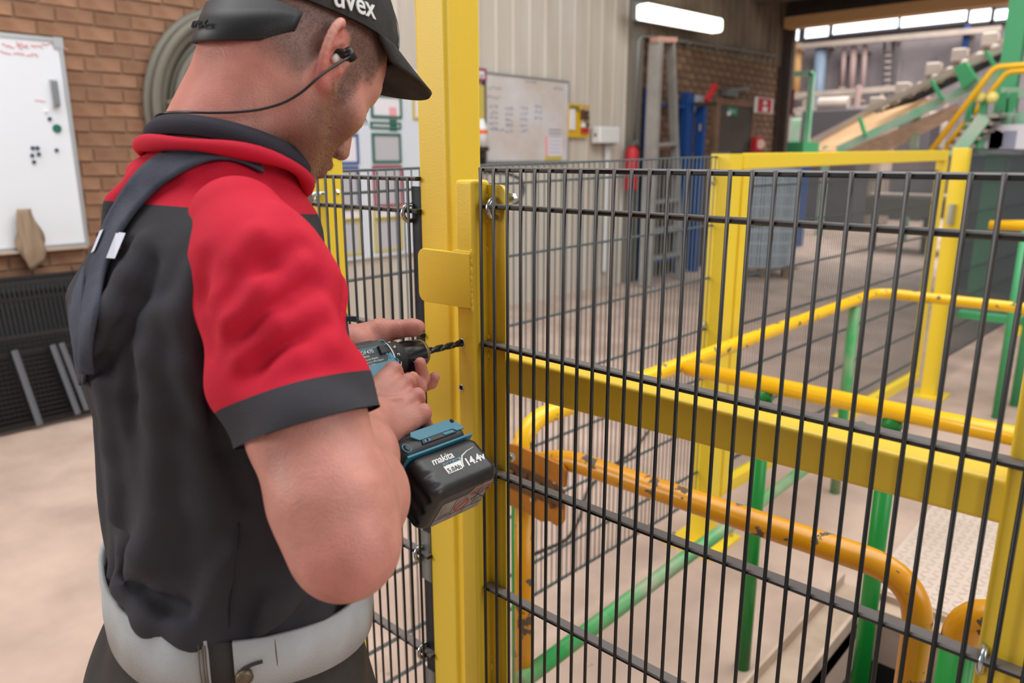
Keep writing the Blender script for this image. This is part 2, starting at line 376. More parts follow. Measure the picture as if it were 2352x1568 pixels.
# --- the gate whose post is being drilled
gate = thing('mesh_gate', 'yellow framed gate of black wire mesh in front, its post being drilled', 'gate', (0, 0, 0))
YT = -.008                                   # front face of the gate post
tx0 = at_y(1047, 640, YT)[0]; tx1 = tx0+.0365
zt_post = at_y(1060, 413, YT)[2]
post = obj('gate_post', MB().box((tx0, YT, .14), (tx1, YT+.036, zt_post)), M['yellow'], gate, bevel=.0055, seg=4); sharp(post)
FY = .022
fl = MB(); fx0, fx1 = tx1-.012, at_y(1160, 600, FY)[0]
zf = at_y(1130, 424, FY)[2]
fl.prism([(fx0, FY, .16), (fx1, FY, .16), (fx1, FY, zf-.014)]+[(fx1-.012+.012*math.cos(t), FY, zf-.012+.012*math.sin(t)) for t in np.linspace(.2, 1.5, 5)]+[(fx0, FY, zf)], (0, .006, 0))
obj('hook_flange', fl, M['yellow'], gate)
mb = MB()
for k in range(22):
    z = random.choice([1.47, 1.53, 1.30, 1.09, .77, .5])+random.uniform(-.022, .022)
    mb.sphere((tx1+.0005, FY-.001, z), random.uniform(.002, .0038), 6, 4, (1, 1, 1.5))
obj('weld_bead', mb, M['yellow'], gate, smooth=True)['kind'] = 'stuff'
# stop plate reaching over the tall post
sx0, sx1 = at_y(961, 640, YT-.006)[0], at_y(1079, 640, YT-.006)[0]
sz1, sz0 = at_y(1079, 583, YT-.006)[2], at_y(1079, 712, YT-.006)[2]
rr = .014
out = [(sx1, sz0+.002), (sx1, sz1), (sx0+rr, sz1-.0)]
out += [(sx0+rr-rr*math.sin(t), sz1-rr+rr*math.cos(t)) for t in np.linspace(.2, 1.57, 6)]
out += [(sx0+rr-rr*math.cos(t), sz0+rr-rr*math.sin(t)) for t in np.linspace(0, 1.57, 6)]
pl = obj('stop_plate', MB().prism([(x, YT-.0062, z) for x, z in out], (0, .006, 0)), M['yellow'], gate, bevel=.0012, seg=2)
mb = MB()
for k in range(9): mb.sphere((sx1-.004*k-.002, YT-.001, sz1+.0005), random.uniform(.003, .0045), 8, 5, (1.5, .8, .8))
for k in range(10): mb.sphere((sx1+random.uniform(-.001, .0015), YT-.003, sz1-.0088*k+random.uniform(-.003, .003)), random.uniform(.0022, .0040), 8, 5, (.8, .8, random.uniform(1.2, 2.4)))
obj('plate_weld', mb, M['yellow'], pl, smooth=True)['kind'] = 'stuff'
# drilled holes in the post face
HOLE = at_y(1060, 787, YT); HOLE2 = at_y(1060, 890, YT)
for hh, rad in ((HOLE, .0062), (HOLE2, .0044)):
    ring = []
    o = obj('drilled_hole', MB().cyl(hh+V3(0, -.0006, 0), hh+V3(0, .004, 0), rad*.86, 16), M['hole'], post)
    mb = MB()
    pts = [hh+V3(rad*math.cos(t), -.0005, rad*math.sin(t)) for t in np.linspace(0, 2*math.pi, 19)]
    obj('bare_rim', MB().tube(pts, .0009, 6), M['zinc'], post, smooth=True)
# frame rail and hinge-side stile
RX1 = at_y(2290, 1150, .014)[0]
rz1, rz0 = at_y(1175, 828, .014)[2], at_y(1175, 914, .014)[2]
rz1b, rz0b = at_y(2285, 1110, .014)[2], at_y(2285, 1212, .014)[2]
print('rail z', rz1, rz0, rz1b, rz0b)
o = obj('frame_rail', MB().box8([(fx1-.03, .0235, rz0), (RX1+.03, .0235, rz0b), (RX1+.03, .0735, rz0b), (fx1-.03, .0735, rz0), (fx1-.03, .0235, rz1), (RX1+.03, .0235, rz1b), (RX1+.03, .0735, rz1b), (fx1-.03, .0735, rz1)]), M['yellow'], gate, bevel=.006, seg=4); sharp(o)
stx = at_y(2300, 1150, .0165)[0]
o = obj('frame_stile', MB().box((stx, .0165, .12), (stx+.06, .0765, 1.6)), M['yellow'], gate, bevel=.006, seg=3); sharp(o)
wm = wire_mesh('mesh_wire', .0024, .17, ZT+.003, 8, M['wire'])
for k in range(29): link_mesh('mesh_wire', wm, None, gate, (k*PITCH, random.uniform(-.0006, .0006), 0))
for g in GAPS[:-1]+[1.36]:
    obj('mesh_bar', hbar_mb((-.0065, .0118, ZT-g), (28*PITCH+.012, .0118, ZT-g)), M['wire'], gate)
eyebolt(gate, (at_y(1140, 462, .022)[0], .022, ZT-.0405), (0, -1, 0), (1, 0, 0))
eyebolt(gate, (at_y(1140, 1085, .022)[0], .022, ZT-.4405), (0, -1, 0), (1, 0, 0))
eyebolt(gate, (at_y(2262, 1500, .022)[0], .022, ZT-.4405), (0, -1, 0), (1, 0, 0))
# --- tall post
YP = .03
px0, px1 = at_y(957, 300, YP)[0], at_y(1028, 300, YP)[0]
tall = thing('tall_post', 'tall square yellow steel post in the middle, rising out of the picture', 'post', ((px0+px1)/2, YP+.036, 0))
o = obj('post_tube', MB().box((px0, YP, .0), (px1, YP+.072, 2.35)), M['yellow'], tall, bevel=.008, seg=5); sharp(o)
obj('base_plate', MB().box((px0-.05, YP-.04, 0), (px1+.05, YP+.12, .01)), M['yellow'], tall)
obj('hook_strip', MB().box((px0-.022, YP+.004, .16), (px0+.004, YP+.010, 1.532)), M['steel_strip'], tall)
for z in (.62, .9): obj('hook_bracket', MB().box((px0-.03, YP+.0005, z-.06), (px0+.002, YP+.004, z+.035)), M['galv'], tall)
# --- short mesh panel left of the tall post
LP = thing('mesh_fence', 'short black wire mesh panel between the man and the tall yellow post', 'fence', (-.45, .017, 0))
LY, LX, LZ = .0169, -.178, ZT-.0159
wm2 = wire_mesh('mesh_wire', .0024, .17, LZ+.003, 7, M['wire'])
for k in range(24): link_mesh('mesh_wire', wm2, None, LP, (LX-k*PITCH, LY, 0))
for g in GAPS[:-1]+[1.36]:
    obj('mesh_bar', hbar_mb((LX+.016, LY+.0118, LZ-g), (LX-23*PITCH-.01, LY+.0118, LZ-g)), M['wire'], LP)
for z in (.05, .65, .85): eyebolt(LP, (LX-.013, LY+.0165, LZ-z+.0095), (0, -1, 0), (1, 0, 0))
# --- corner post behind it
cx, cy = at_y(726, 445, .15)[0], .15
cp = thing('corner_post', 'slim yellow corner post behind the short mesh panel', 'post', (cx, cy, 0))
o = obj('post_tube', MB().box((cx-.022, cy, 0), (cx+.03, cy+.05, ZT+.02)), M['yellow_far'], cp, bevel=.004)
obj('base_plate', MB().box((cx-.07, cy-.04, 0), (cx+.08, cy+.1, .01)), M['yellow_far'], cp)
eyebolt(cp, (cx+.01, cy, ZT-.055), (0, -1, 0), (1, 0, 0))
eyebolt(cp, (cx+.026, cy, ZT-.055), (0, -1, 0), (1, 0, 0))
# --- long panel across the back
FD = unit(V3(.0511, 1, 0)); FO = V3(-.7142, 0, 0)
def fline(y): return FO+V3(.0511*y, y, 0)
def ftop(y): return ZT-.0187+.0182*y
BP = thing('mesh_fence', 'long black wire mesh panel running back to the far yellow fence post', 'fence', tuple(fline(1.0)))
y0 = .2081; nb = 68
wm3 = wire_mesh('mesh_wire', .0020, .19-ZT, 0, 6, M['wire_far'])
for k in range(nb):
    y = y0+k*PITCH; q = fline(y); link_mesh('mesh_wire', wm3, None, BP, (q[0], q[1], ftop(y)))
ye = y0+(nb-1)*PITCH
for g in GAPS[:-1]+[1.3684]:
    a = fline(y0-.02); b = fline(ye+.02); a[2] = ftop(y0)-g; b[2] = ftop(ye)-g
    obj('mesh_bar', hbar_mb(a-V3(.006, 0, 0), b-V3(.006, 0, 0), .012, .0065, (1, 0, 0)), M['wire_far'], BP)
print('fence end', ye)
# --- far yellow post on its base plate
q0 = fline(1.88); 
fp = thing('fence_post', 'yellow fence post on a bolted base plate where the long mesh panel ends', 'post', tuple(q0))
zt = at_x(1650, 352, q0[0])[2]
o = obj('post_tube', MB().box((q0[0]-.03, 1.86, 0), (q0[0]+.05, 1.96, zt)), M['yellow_far'], fp, bevel=.004)
obj('post_cap', MB().box((q0[0]-.03, 1.86, zt), (q0[0]+.05, 1.96, zt+.006)), M['black_plastic'], fp)
obj('base_plate', MB().box((q0[0]-.1, 1.78, 0), (q0[0]+.12, 2.04, .012)), M['yellow_far'], fp)
for sx in (-.07, .09):
    for sy in (1.81, 2.01): obj('anchor_bolt', MB().cyl((q0[0]+sx, sy, .012), (q0[0]+sx, sy, .05), .008, 6), M['zinc'], fp)
for z in (1.5, .95): eyebolt(fp, (q0[0]-.01, 1.86, z), (0, -1, 0), (1, 0, 0))
# --- yellow framed far gate
fg = thing('framed_gate', 'far yellow framed gate filled with fine dark mesh, left of the latch post', 'gate', tuple(fline(3.1)))
def gx(y): return -.7142+.0511*y
ya, yb = 2.04, 4.42
za0, zb0 = at_x(1700, 352, gx(2.04))[2], at_x(2110, 344, gx(4.4))[2]
print('far gate z', za0, zb0)
def fbar(name, y1, z1, y2, z2, w, h, up=(0, 0, 1)):
    p = V3(gx(y1), y1, z1); q = V3(gx(y2), y2, z2); return obj(name, MB().bar(p, q, w, h, up), M['yellow_far'], fg, bevel=.004)
fbar('top_rail', ya-.03, za0-.03, yb+.03, zb0-.03, .05, .06)
fbar('bottom_rail', ya-.03, .2, yb+.03, .2, .05, .06)
fbar('stile', ya, .17, ya, za0-.06, .05, .06, (0, 1, 0))
fbar('stile', yb, .17, yb, zb0-.06, .05, .06, (0, 1, 0))
o = obj('gusset', MB().prism([(gx(yb)+.027, yb-.03, zb0-.06), (gx(yb)+.027, yb+.03, zb0-.3), (gx(yb)+.027, yb+.03, zb0-.06)], (-.05, 0, 0)), M['yellow_far'], fg)
mb = MB(); y = ya+.05
while y < yb-.03: mb.cyl((gx(y), y, .24), (gx(y), y, za0-.09), .0022, 4); y += PITCH
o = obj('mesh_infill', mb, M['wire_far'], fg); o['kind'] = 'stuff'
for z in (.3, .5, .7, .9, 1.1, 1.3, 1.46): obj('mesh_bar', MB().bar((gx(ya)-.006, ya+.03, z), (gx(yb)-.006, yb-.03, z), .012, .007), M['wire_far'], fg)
# --- latch post and the fence beyond it
yl = 4.72
lp = thing('latch_post', 'yellow latch post right of the far gate, slightly taller than the gate', 'post', (gx(yl), yl, 0))
o = obj('post_tube', MB().box((gx(yl)-.03, yl-.03, 0), (gx(yl)+.06, yl+.06, at_x(2150, 338, gx(yl))[2])), M['yellow_far'], lp, bevel=.004)
obj('base_plate', MB().box((gx(yl)-.09, yl-.09, 0), (gx(yl)+.12, yl+.12, .012)), M['yellow_far'], lp)
obj('latch', MB().box((gx(yl)+.0, yl-.07, 1.15), (gx(yl)+.04, yl-.03, 1.28)), M['zinc'], lp)
for sx in (-.07, .1): obj('anchor_bolt', MB().cyl((gx(yl)+sx, yl-.07, .012), (gx(yl)+sx, yl-.07, .05), .008, 6), M['zinc'], lp)
fb = thing('mesh_fence', 'hazy dark mesh fence running off behind the latch post', 'fence', (gx(6.5), 6.5, 0))
mb = MB(); y = yl+.1
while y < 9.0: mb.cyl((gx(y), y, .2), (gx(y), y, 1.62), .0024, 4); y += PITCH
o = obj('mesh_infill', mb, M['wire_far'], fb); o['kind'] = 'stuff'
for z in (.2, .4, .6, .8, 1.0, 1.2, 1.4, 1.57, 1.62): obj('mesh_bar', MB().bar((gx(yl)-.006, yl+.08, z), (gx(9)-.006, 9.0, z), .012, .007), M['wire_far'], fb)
obj('fence_foot', MB().box((gx(7.2)-.03, 7.2, 0), (gx(7.2)+.03, 7.26, 1.6)), M['yellow_far'], fb)
# ------------------------------------------------------------------ handrails
ZR = H0-.62; RT = .0242
hr = thing('handrail', 'glossy yellow handrail with green posts behind the mesh gate', 'handrail', (-.2, 1.4, 0))
b0 = at_z(1178, 992, ZR); bb = at_z(1600, 845, ZR); bc = at_z(2010, 672, ZR); bd = at_z(2340, 705, ZR); be = at_z(2310, 1000, ZR)
oy_ = .5325
rx = (b0[0]+bb[0]+bc[0])/3; by = (bb[1]+be[1])/2; cyy = (bc[1]+bd[1])/2
print('rail', b0, bb, bc, bd, be)
lo = V3(rx-.045, oy_ + .012, ZR)
path = bent([lo-V3(0, 0, .16), lo, V3(rx, cyy, ZR), V3(1.6, cyy, ZR)], .10, 9)
o = obj('top_rail', MB().tube(path, RT, 16), M['rail_yellow_worn'], hr, smooth=True)
o = obj('branch_rail', MB().tube([(rx, by, ZR), (1.7, by-.02, ZR)], RT, 16), M['rail_yellow'], hr, smooth=True)
pa = at_y(1752, 950, by)[0]; pb = at_y(2045, 1000, by)[0]
def post_at(x, y, name='post', m='rail_green', zt=ZR):
    o = obj(name, MB().tube([(x, y, 0), (x, y, zt-.03)], .0235, 14), M[m], hr, smooth=True)
    return o
post_at(pa, by); post_at(pb, by); post_at(lo[0], lo[1], zt=ZR-.13)
pc = at_x(1962, 720, rx); post_at(rx, pc[1], m='rail_green_dusty')
kz = H0-1.3
ka, kb_ = at_z(1240, 1560, kz), at_z(1890, 1108, kz)
obj('knee_rail', MB().tube([(rx, .5, kz), (rx, cyy, kz)], RT, 14), M['rail_green_dusty'], hr, smooth=True)
obj('post', MB().tube([(rx, 1.95, 0), (rx, 1.95, ZR-.02)], .0235, 14), M['rail_green_dusty'], hr, smooth=True) if False else None
# collars where the posts meet the rail
for x in (pa, pb): obj('collar', MB().cyl((x, by, ZR-.045), (x, by, ZR-.018), .0275, 14, .0235), M['rail_green'], hr, smooth=True)
# --- orange lift bar with its hinge plates
ZO = H0-.665
oh = at_z(1240, 1042, ZO); om = at_z(1600, 1150, ZO); ob = at_z(2060, 1300, ZO)
oy = (oh[1]+om[1]+ob[1])/3
print('orange', oh, om, ob)
lb = thing('lift_bar', 'worn orange tubular lift bar hinged on chipped plates, its end bent down', 'barrier', (ob[0], oy, 0))
ex = at_y(2110, 1420, oy)[0]
path = bent([(oh[0]-.02, oy, ZO-.03), (oh[0]+.02, oy, ZO), (ex, oy, ZO), (ex, oy, .02)], .10, 10)
obj('bar_tube', MB().tube(path, RT, 16), M['rail_orange'], lb, smooth=True)
yp = oy-.034
def pxp(x, y, Y=None): return at_y(x, y, yp if Y is None else Y)
up = [pxp(*q) for q in ((1163, 1024), (1172, 1019), (1188, 1023), (1290, 1068), (1299, 1082), (1297, 1120), (1163, 1058))]
P1 = obj('upper_plate', MB().prism(up, (0, .008, 0)), M['plate_orange'], lb, bevel=.0012)
lf = [pxp(*q, yp-.003) for q in ((1163, 1058), (1262, 1103), (1268, 1110), (1278, 1112), (1297, 1130), (1296, 1142), (1163, 1090))]
H1 = obj('hinge_leaf', MB().prism(lf, (0, .003, 0)), M['rust_hinge'], lb)
mb = MB().cyl(pxp(1163, 1089, yp-.007), pxp(1262, 1128, yp-.007), .0035, 8)
H2 = obj('hinge_pin', mb, M['rust_hinge'], lb, smooth=True)
for (x, y) in ((1170, 1083), (1232, 1112)): obj('hinge_knuckle', MB().cyl(pxp(x-8, y-3, yp-.008), pxp(x+8, y+4, yp-.008), .0075, 10), M['rust_hinge'], lb, smooth=True)
def bolt(x, y, m, parent):
    c = pxp(x, y, yp-.003); pts = [c+.0062*V3(math.cos(k*math.pi/3), 0, math.sin(k*math.pi/3)) for k in range(6)]
    q = MB().prism(pts, (0, -.006, 0)); return obj('bolt', q, M[m], parent)
for (x, y) in ((1166, 1070), (1208, 1092), (1272, 1124)): bolt(x, y, 'rust_hinge', lb)
hp = thing('hinge_post', 'orange upright tube carrying the lower hinge plate of the lift bar', 'post', (oh[0], oy, 0))
lw_ = [pxp(*q) for q in ((1163, 1092), (1296, 1143), (1294, 1196), (1288, 1206), (1278, 1208), (1262, 1197), (1242, 1198), (1200, 1172), (1163, 1158))]
obj('lower_plate', MB().prism(lw_, (0, .008, 0)), M['plate_orange'], hp, bevel=.0012)
lf = [pxp(*q, yp-.003) for q in ((1163, 1098), (1294, 1152), (1294, 1170), (1163, 1118))]
obj('hinge_leaf', MB().prism(lf, (0, .003, 0)), M['rust_hinge'], hp)
bolt(1224, 1146, 'zinc', hp); bolt(1269, 1161, 'rust_hinge', hp)
ux = at_y(1216, 1260, oy+.02)[0]
obj('post_tube', MB().tube([(ux, oy, 0), (ux, oy, .80)], RT, 16), M['rail_orange'], hp, smooth=True)
# --- end post with a bent orange head, beside the hinge-side stile
gx0 = at_d(2208, 1390, 1.16)
ep = thing('guard_post', 'green guard post with a bent orange head beside the right edge of the mesh gate', 'post', (gx0[0]+.01, gx0[1], 0))
zb_ = gx0[2]
hx = at_y(2200, 1500, gx0[1])[0]
zc = at_y(2200, 1468, gx0[1])[2]
path = bent([(hx, gx0[1], zc), (hx, gx0[1], zb_), (hx+.4, gx0[1], zb_)], .06, 9)
obj('bent_head', MB().tube(path, .027, 16), M['rail_orange'], ep, smooth=True)
obj('post_tube', MB().tube([(hx, gx0[1], 0), (hx, gx0[1], zc)], .0265, 16), M['rail_green'], ep, smooth=True)
# --- pit kerb, beams and chequer plate
pk = thing('pit_kerb', 'dusty beige steel kerb channels framing the dark pit', 'kerb', (.05, 1.4, 0))
a, b, c, d = PIT
mb = MB().box((a-.13, c-.1, 0), (a-.12, d+.12, .10)).box((a-.13, c-.1, .0), (a-.0, d+.12, .06)).box((a-.012, c-.1, 0), (a, d+.12, .11))
obj('channel_beam', mb, M['beige_beam'], pk)
mb = MB().box((a-.0, d+.0, 0), (b+.1, d+.012, .075)).box((a-.0, d+.012, 0), (b+.1, d+.12, .045)).box((a, d+.12, 0), (b+.1, d+.13, .07))
obj('channel_beam', mb, M['beige_beam'], pk)
cp_ = thing('chequer_plate', 'pale worn chequer plate set in the floor beyond the pit', 'floor plate', (.5, 2.6, 0))
obj('plate', MB().box((.02, 2.02, 0), (1.5, 3.4, .006)), M['chequer'], cp_)
mb = MB()
for i in range(40):
    for j in range(38):
        x = .05+i*.036; y = 2.05+j*.036; s = 1 if (i+j) % 2 else -1
        mb.obox((x, y, .007), unit((1, s, 0)), unit((-s, 1, 0)), (0, 0, 1), (.013, .004, .0022))
o = obj('tread_pattern', mb, M['chequer'], cp_); o['kind'] = 'stuff'
# --- green railing further back at the right
g3 = at_z(2262, 955, 0); yq = g3[1]
gr = thing('platform_railing', 'green posts under a short yellow rail at the right edge, beyond the latch post', 'railing', (g3[0], yq, 0))
zr = at_y(2300, 518, yq)[2]; xr = at_y(2272, 522, yq)[0]
obj('rail', MB().tube([(xr, yq, zr), (xr+1.2, yq, zr)], .028, 12), M['rail_yellow'], gr, smooth=True)
obj('rail', MB().tube([(xr+.03, yq+.02, zr), (xr+.9, yq+.9, zr)], .028, 12), M['rail_yellow'], gr, smooth=True)
for px_, dy in ((2288, 0), (2262, .35)):
    q = at_z(px_-26 if dy == 0 else px_-30, 955-40*(dy > 0), 0); obj('post', MB().tube([(g3[0]+.06+dy*.1, yq+dy, 0), (g3[0]+.06+dy*.1, yq+dy, zr-.02)], .026, 12), M['machine_green_dark'], gr, smooth=True)
obj('foot_rail', MB().bar((g3[0]-.3, yq+.4, .55), (g3[0]+.6, yq+.4, .55), .12, .04), M['machine_green_dark'], gr)
# ------------------------------------------------------------------ things on the left wall
XB = XW+.03
def rect_x(x0, y0, x1, y1, X): p = at_x(x0, y0, X); q = at_x(x1, y1, X); return p[1], q[1], q[2], p[2]     # y0, y1, z0, z1
def slab(name, y0, y1, z0, z1, X0, X1, m, parent=None, **k): return obj(name, MB().box((X0, y0, z0), (X1, y1, z1)), m, parent, **k)
def border(y0, y1, z0, z1, X0, X1, w):
    mb = MB(); mb.box((X0, y0, z0), (X1, y1, z0+w)).box((X0, y0, z1-w), (X1, y1, z1)).box((X0, y0, z0+w), (X1, y0+w, z1-w)).box((X0, y1-w, z0+w), (X1, y1, z1-w)); return mb
def scribble(parent, y0, z0, width, h, m, X, words=3, name='handwriting', r=.004):
    """a line of loose marker handwriting"""
    rs = random.Random(int(y0*1000)+int(z0*977)); mb = MB(); y = y0; ww = width/words
    for w in range(words):
        n = 7; pts = [(X, y+ww*.82*i/n, z0+h*rs.uniform(0, 1)) for i in range(n+1)]; mb.tube(pts, r, 4); y += ww
    return obj(name, mb, m, parent)
wy1 = (at_x(158, 92, XB)[1]+at_x(190, 560, XB)[1])/2; wz1 = at_x(120, 86, XB)[2]; wz0 = at_x(120, 570, XB)[2]
WB = thing('whiteboard', 'large whiteboard on the brick wall with magnets and faded red writing', 'whiteboard', (XW+.02, wy1-1, wz0))
slab('board', wy1-1.9, wy1, wz0, wz1, XW+.008, XW+.024, M['whiteboard'], WB)
obj('frame', border(wy1-1.9, wy1, wz0, wz1, XW+.006, XW+.032, .022), M['alu'], WB)
slab('corner_cap', wy1-.05, wy1+.004, wz1-.06, wz1+.004, XW+.006, XW+.036, M['alu'], WB)
slab('pen_tray', wy1-1.9, wy1-.02, wz0-.012, wz0, XW+.006, XW+.07, M['beige_beam'], WB)
for (x, y, n) in ((5, 108, 2), (38, 106, 2), (96, 104, 1), (126, 112, 1), (0, 124, 3)):
    q = at_x(x, y, XW+.026); scribble(WB, q[1], q[2], .06*n+.03, .024, M['ink_red'], XW+.026, n, r=.0035)
q = at_x(80, 232, XW+.026); scribble(WB, q[1], q[2], .07, .006, M['ink_red'], XW+.026, 1, r=.003)
def magnet(x, y, r, m, label):
    q = at_x(x, y, XW+.024); o = obj('magnet', MB().cyl(q, q+V3(.012, 0, 0), r, 14, r*.85), M[m]); return tag(o, label, 'magnet', 'magnets on the whiteboard')
M['magnet_green'] = mat('green_magnet', (20, 100, 84), .4); M['magnet_navy'] = mat('navy_magnet', (34, 50, 84), .4); M['magnet_white'] = mat('white_magnet', (236, 234, 230), .4)
magnet(131, 295, .027, 'magnet_green', 'large round green magnet on the whiteboard')
magnet(114, 273, .012, 'magnet_navy', 'small navy magnet on the whiteboard just above the large green one')
magnet(130, 345, .012, 'magnet_navy', 'small navy magnet on the whiteboard alone below the large green one')
magnet(106, 255, .010, 'magnet_white', 'small white magnet below the eraser on the whiteboard')
for (x, y, w) in ((75, 340, 'upper left'), (86, 340, 'upper right'), (89, 354, 'middle right'), (74, 357, 'middle left'), (78, 372, 'lowest')):
    magnet(x, y, .012, 'magnet_navy', 'small navy magnet, %s of the cluster of five on the whiteboard' % w)
y0, y1, z0, z1 = rect_x(112, 182, 138, 246, XW+.03)
er = thing('board_eraser', 'grey magnetic eraser stuck to the whiteboard', 'eraser', (XW+.03, y0, z0))
slab('felt_pad', y0, y1, z0, z1, XW+.024, XW+.045, M['paper_grey'], er); slab('grip', y0+.006, y1-.006, z0+.006, z1-.006, XW+.045, XW+.07, M['galv'], er, bevel=.006)
# rag hanging from the tray
def rag():
    p = [at_x(x, y, XW+.09) for x, y in ((38, 482), (75, 490), (82, 600), (58, 615), (30, 590))]
    yc = at_x(55, 480, XW+.09)[1]; ztop = at_x(55, 480, XW+.09)[2]; zbot = at_x(60, 612, XW+.09)[2]
    nz, nr = 16, 22; vs = []; fs = []
    for i in range(nz+1):
        t = i/nz; z = ztop+(zbot-ztop)*t; w = .035+.055*t-.045*max(0, t-.72)/.28
        for k in range(nr):
            a = 2*math.pi*k/nr; rr = w*(1+.26*math.sin(4*a+5*t)+.18*math.sin(7*a-6*t)+.1*math.sin(11*a+9*t))
            vs.append((XW+.085+rr*.4*math.cos(a), yc+.02*t+rr*math.sin(a)*.9, z+.02*math.sin(2*a)*t))
    fs = [(i*nr+k, i*nr+(k+1) % nr, (i+1)*nr+(k+1) % nr, (i+1)*nr+k) for i in range(nz) for k in range(nr)]+[tuple(range(nr)), tuple(nz*nr+k for k in range(nr))[::-1]]
    o = obj('rag', MB().add(vs, fs), M['cloth_tan'], None, smooth=True); return tag(o, 'crumpled tan rag hanging over the lower edge of the whiteboard', 'rag')
rag()
# hose coil
hc = thing('hose_coil', 'coil of grey green hose hung on the brick wall behind the man', 'hose', (XW+.1, 2.05, 1.9))
hcy, hcz = at_x(545, 262, XW+.08)[1], at_x(520, 262, XW+.08)[2]
for k, (rad, dx, dy) in enumerate(((.66, .06, 0), (.60, .10, .02), (.63, .14, .0), (.53, .08, .03), (.48, .13, .0))):
    pts = [(XW+dx+.01*math.sin(3*a+k), hcy+dy+rad*.95*math.cos(a), hcz+rad*1.05*math.sin(a)) for a in np.linspace(0, 2*math.pi, 49)]
    obj('hose_turn', MB().tube(pts, .035, 10), M['rubber_grey'], hc, smooth=True)
a_, b_ = at_x(388, 240, XW+.2), at_x(450, 212, XW+.2); obj('hose_end', MB().tube([a_, b_, b_+V3(0, .3, .1)], .026, 10), M['rubber_grey'], hc, smooth=True)
obj('hook', MB().bar((XW+.02, hcy, hcz+.5), (XW+.22, hcy, hcz+.52), .05, .03), M['galv'], hc)
obj('back_plate', MB().cyl((XW+.02, hcy+.05, hcz), (XW+.035, hcy+.05, hcz), .40, 24), M['dark_beam'], hc)
# dark mesh panels leaning on the wall at the left
def mesh_stack():
    yA, yB = -.9, 1.25
    for i, (lab, zt, off) in enumerate((('dark fine wire mesh panel leaning against the brick wall, rearmost of the stack', .86, .10), ('dark wire mesh panel leaning in the middle of the stack on the left', .84, .19), ('dark wire mesh panel with long grey bars, front of the stack on the left', .55, .30))):
        t = thing('mesh_sheet', lab, 'mesh panel', (XW+off, .2, 0), 'mesh panels leaning on the brick wall')
        lean = .16
        def pt(y, z): return (XW+off+lean*(1-z/.9)*1.0+.02, y, z)
        for z in (zt, zt-.09, .03): obj('frame_bar', MB().bar(pt(yA, z), pt(yB, z), .02, .02), M['black_plastic'] if z < zt else M['belt'], t)
        mb = MB()
        if i < 2:
            y = yA
            while y < yB: mb.bar(pt(y, .03), pt(y, zt), .007, .007, (0, 1, 0)); y += .026
        else:
            z = .05
            while z < zt: mb.bar(pt(yA, z), pt(yB, z), .008, .008); z += .028
        o = obj('mesh_infill', mb, M['black_plastic'], t); o['kind'] = 'stuff'
        if i == 2:
            for (xa, ya_, xb, yb_) in ((33, 805, 92, 975), (121, 792, 180, 950), (141, 788, 200, 940)):
                p, q = at_x(xa, ya_, XW+.46), at_x(xb, yb_, XW+.52); q[2] = max(q[2], .012)
                obj('long_bar', MB().bar(p, q, .03, .02), mat('dull_grey_bar', (104, 106, 112), .6), t)
        if i == 0:
            obj('backing_sheet', MB().add([pt(yA, .02), pt(yB, .02), pt(yB, zt-.01), pt(yA, zt-.01)], [(0, 1, 2, 3)]), M['belt'], t)
mesh_stack()
# ------------------------------------------------------------------ boards on the pale cladding
XC = XW+.03
y0, y1, z0, z1 = rect_x(1112, 165, 1303, 372, XC)
wb2 = thing('whiteboard', 'dusty whiteboard with faded handwriting on the pale cladding wall', 'whiteboard', (XC, y0, z0))
slab('board', y0, y1, z0, z1, XW+.024, XW+.04, M['whiteboard_dusty'], wb2); obj('frame', border(y0, y1, z0, z1, XW+.022, XW+.046, .018), M['alu'], wb2)
for i, x in enumerate((1125, 1160, 1195, 1228)):
    for j in range(5 if i < 3 else 3):
        q = at_x(x, 200+j*13+(52 if i % 3 else 48), XW+.042); scribble(wb2, q[1], q[2], .13, .035, M['ink_pale'], XW+.042, 2)
for (x, y) in ((1122, 205), (1120, 225), (1205, 190), (1270, 205), (1130, 300)): q = at_x(x, y, XW+.042); scribble(wb2, q[1], q[2], .2, .03, M['ink_pale'], XW+.042, 2)
ya, yb, za, zb = rect_x(1252, 312, 1290, 368, XW+.045)
pp = slab('pinned_list', ya, yb, za, zb, XW+.041, XW+.044, M['paper'], wb2); slab('list_foot', ya, yb, za-.0, za+.05, XW+.044, XW+.046, M['frame_yellow'], pp)
slab('list_margin', ya, ya+.05, za+.05, zb, XW+.044, XW+.046, M['ink_red'], pp)
mb = MB()
for k in range(7): mb.box((XW+.044, ya+.07, za+.08+k*.04), (XW+.046, yb-.02, za+.09+k*.04))
obj('list_lines', mb, M['ink_pale'], pp)
# tall board of coloured frames
ya, yb = at_x(735, 400, XC)[1], at_x(1093, 300, XC)[1]; za, zb = at_x(850, 592, XC)[2], at_x(1000, 165, XC)[2]
kb = thing('notice_board', 'big white notice board of colour framed sheets behind the post', 'notice board', (XC, ya, za))
slab('board', ya, yb, za, zb, XW+.024, XW+.036, mat('white_board_panel', (214, 220, 228), .5), kb)
def framed(x0, y0, x1, y1, fm, pm='paper', w=.022, name='framed_sheet'):
    a, b, c, d = rect_x(x0, y0, x1, y1, XW+.04); f = obj(name, border(a, b, c, d, XW+.036, XW+.05, w), M[fm], kb); slab('sheet', a+.005, b-.005, c+.005, d-.005, XW+.036, XW+.042, M[pm], f); return f, (a, b, c, d)
f, (a, b, c, d) = framed(850, 215, 923, 273, 'frame_green')
slab('red_mark', b-.14, b-.06, d-.2, d-.1, XW+.042, XW+.044, M['ink_red'], f); slab('green_mark', b-.14, b-.06, d-.3, d-.2, XW+.042, XW+.044, M['frame_green'], f)
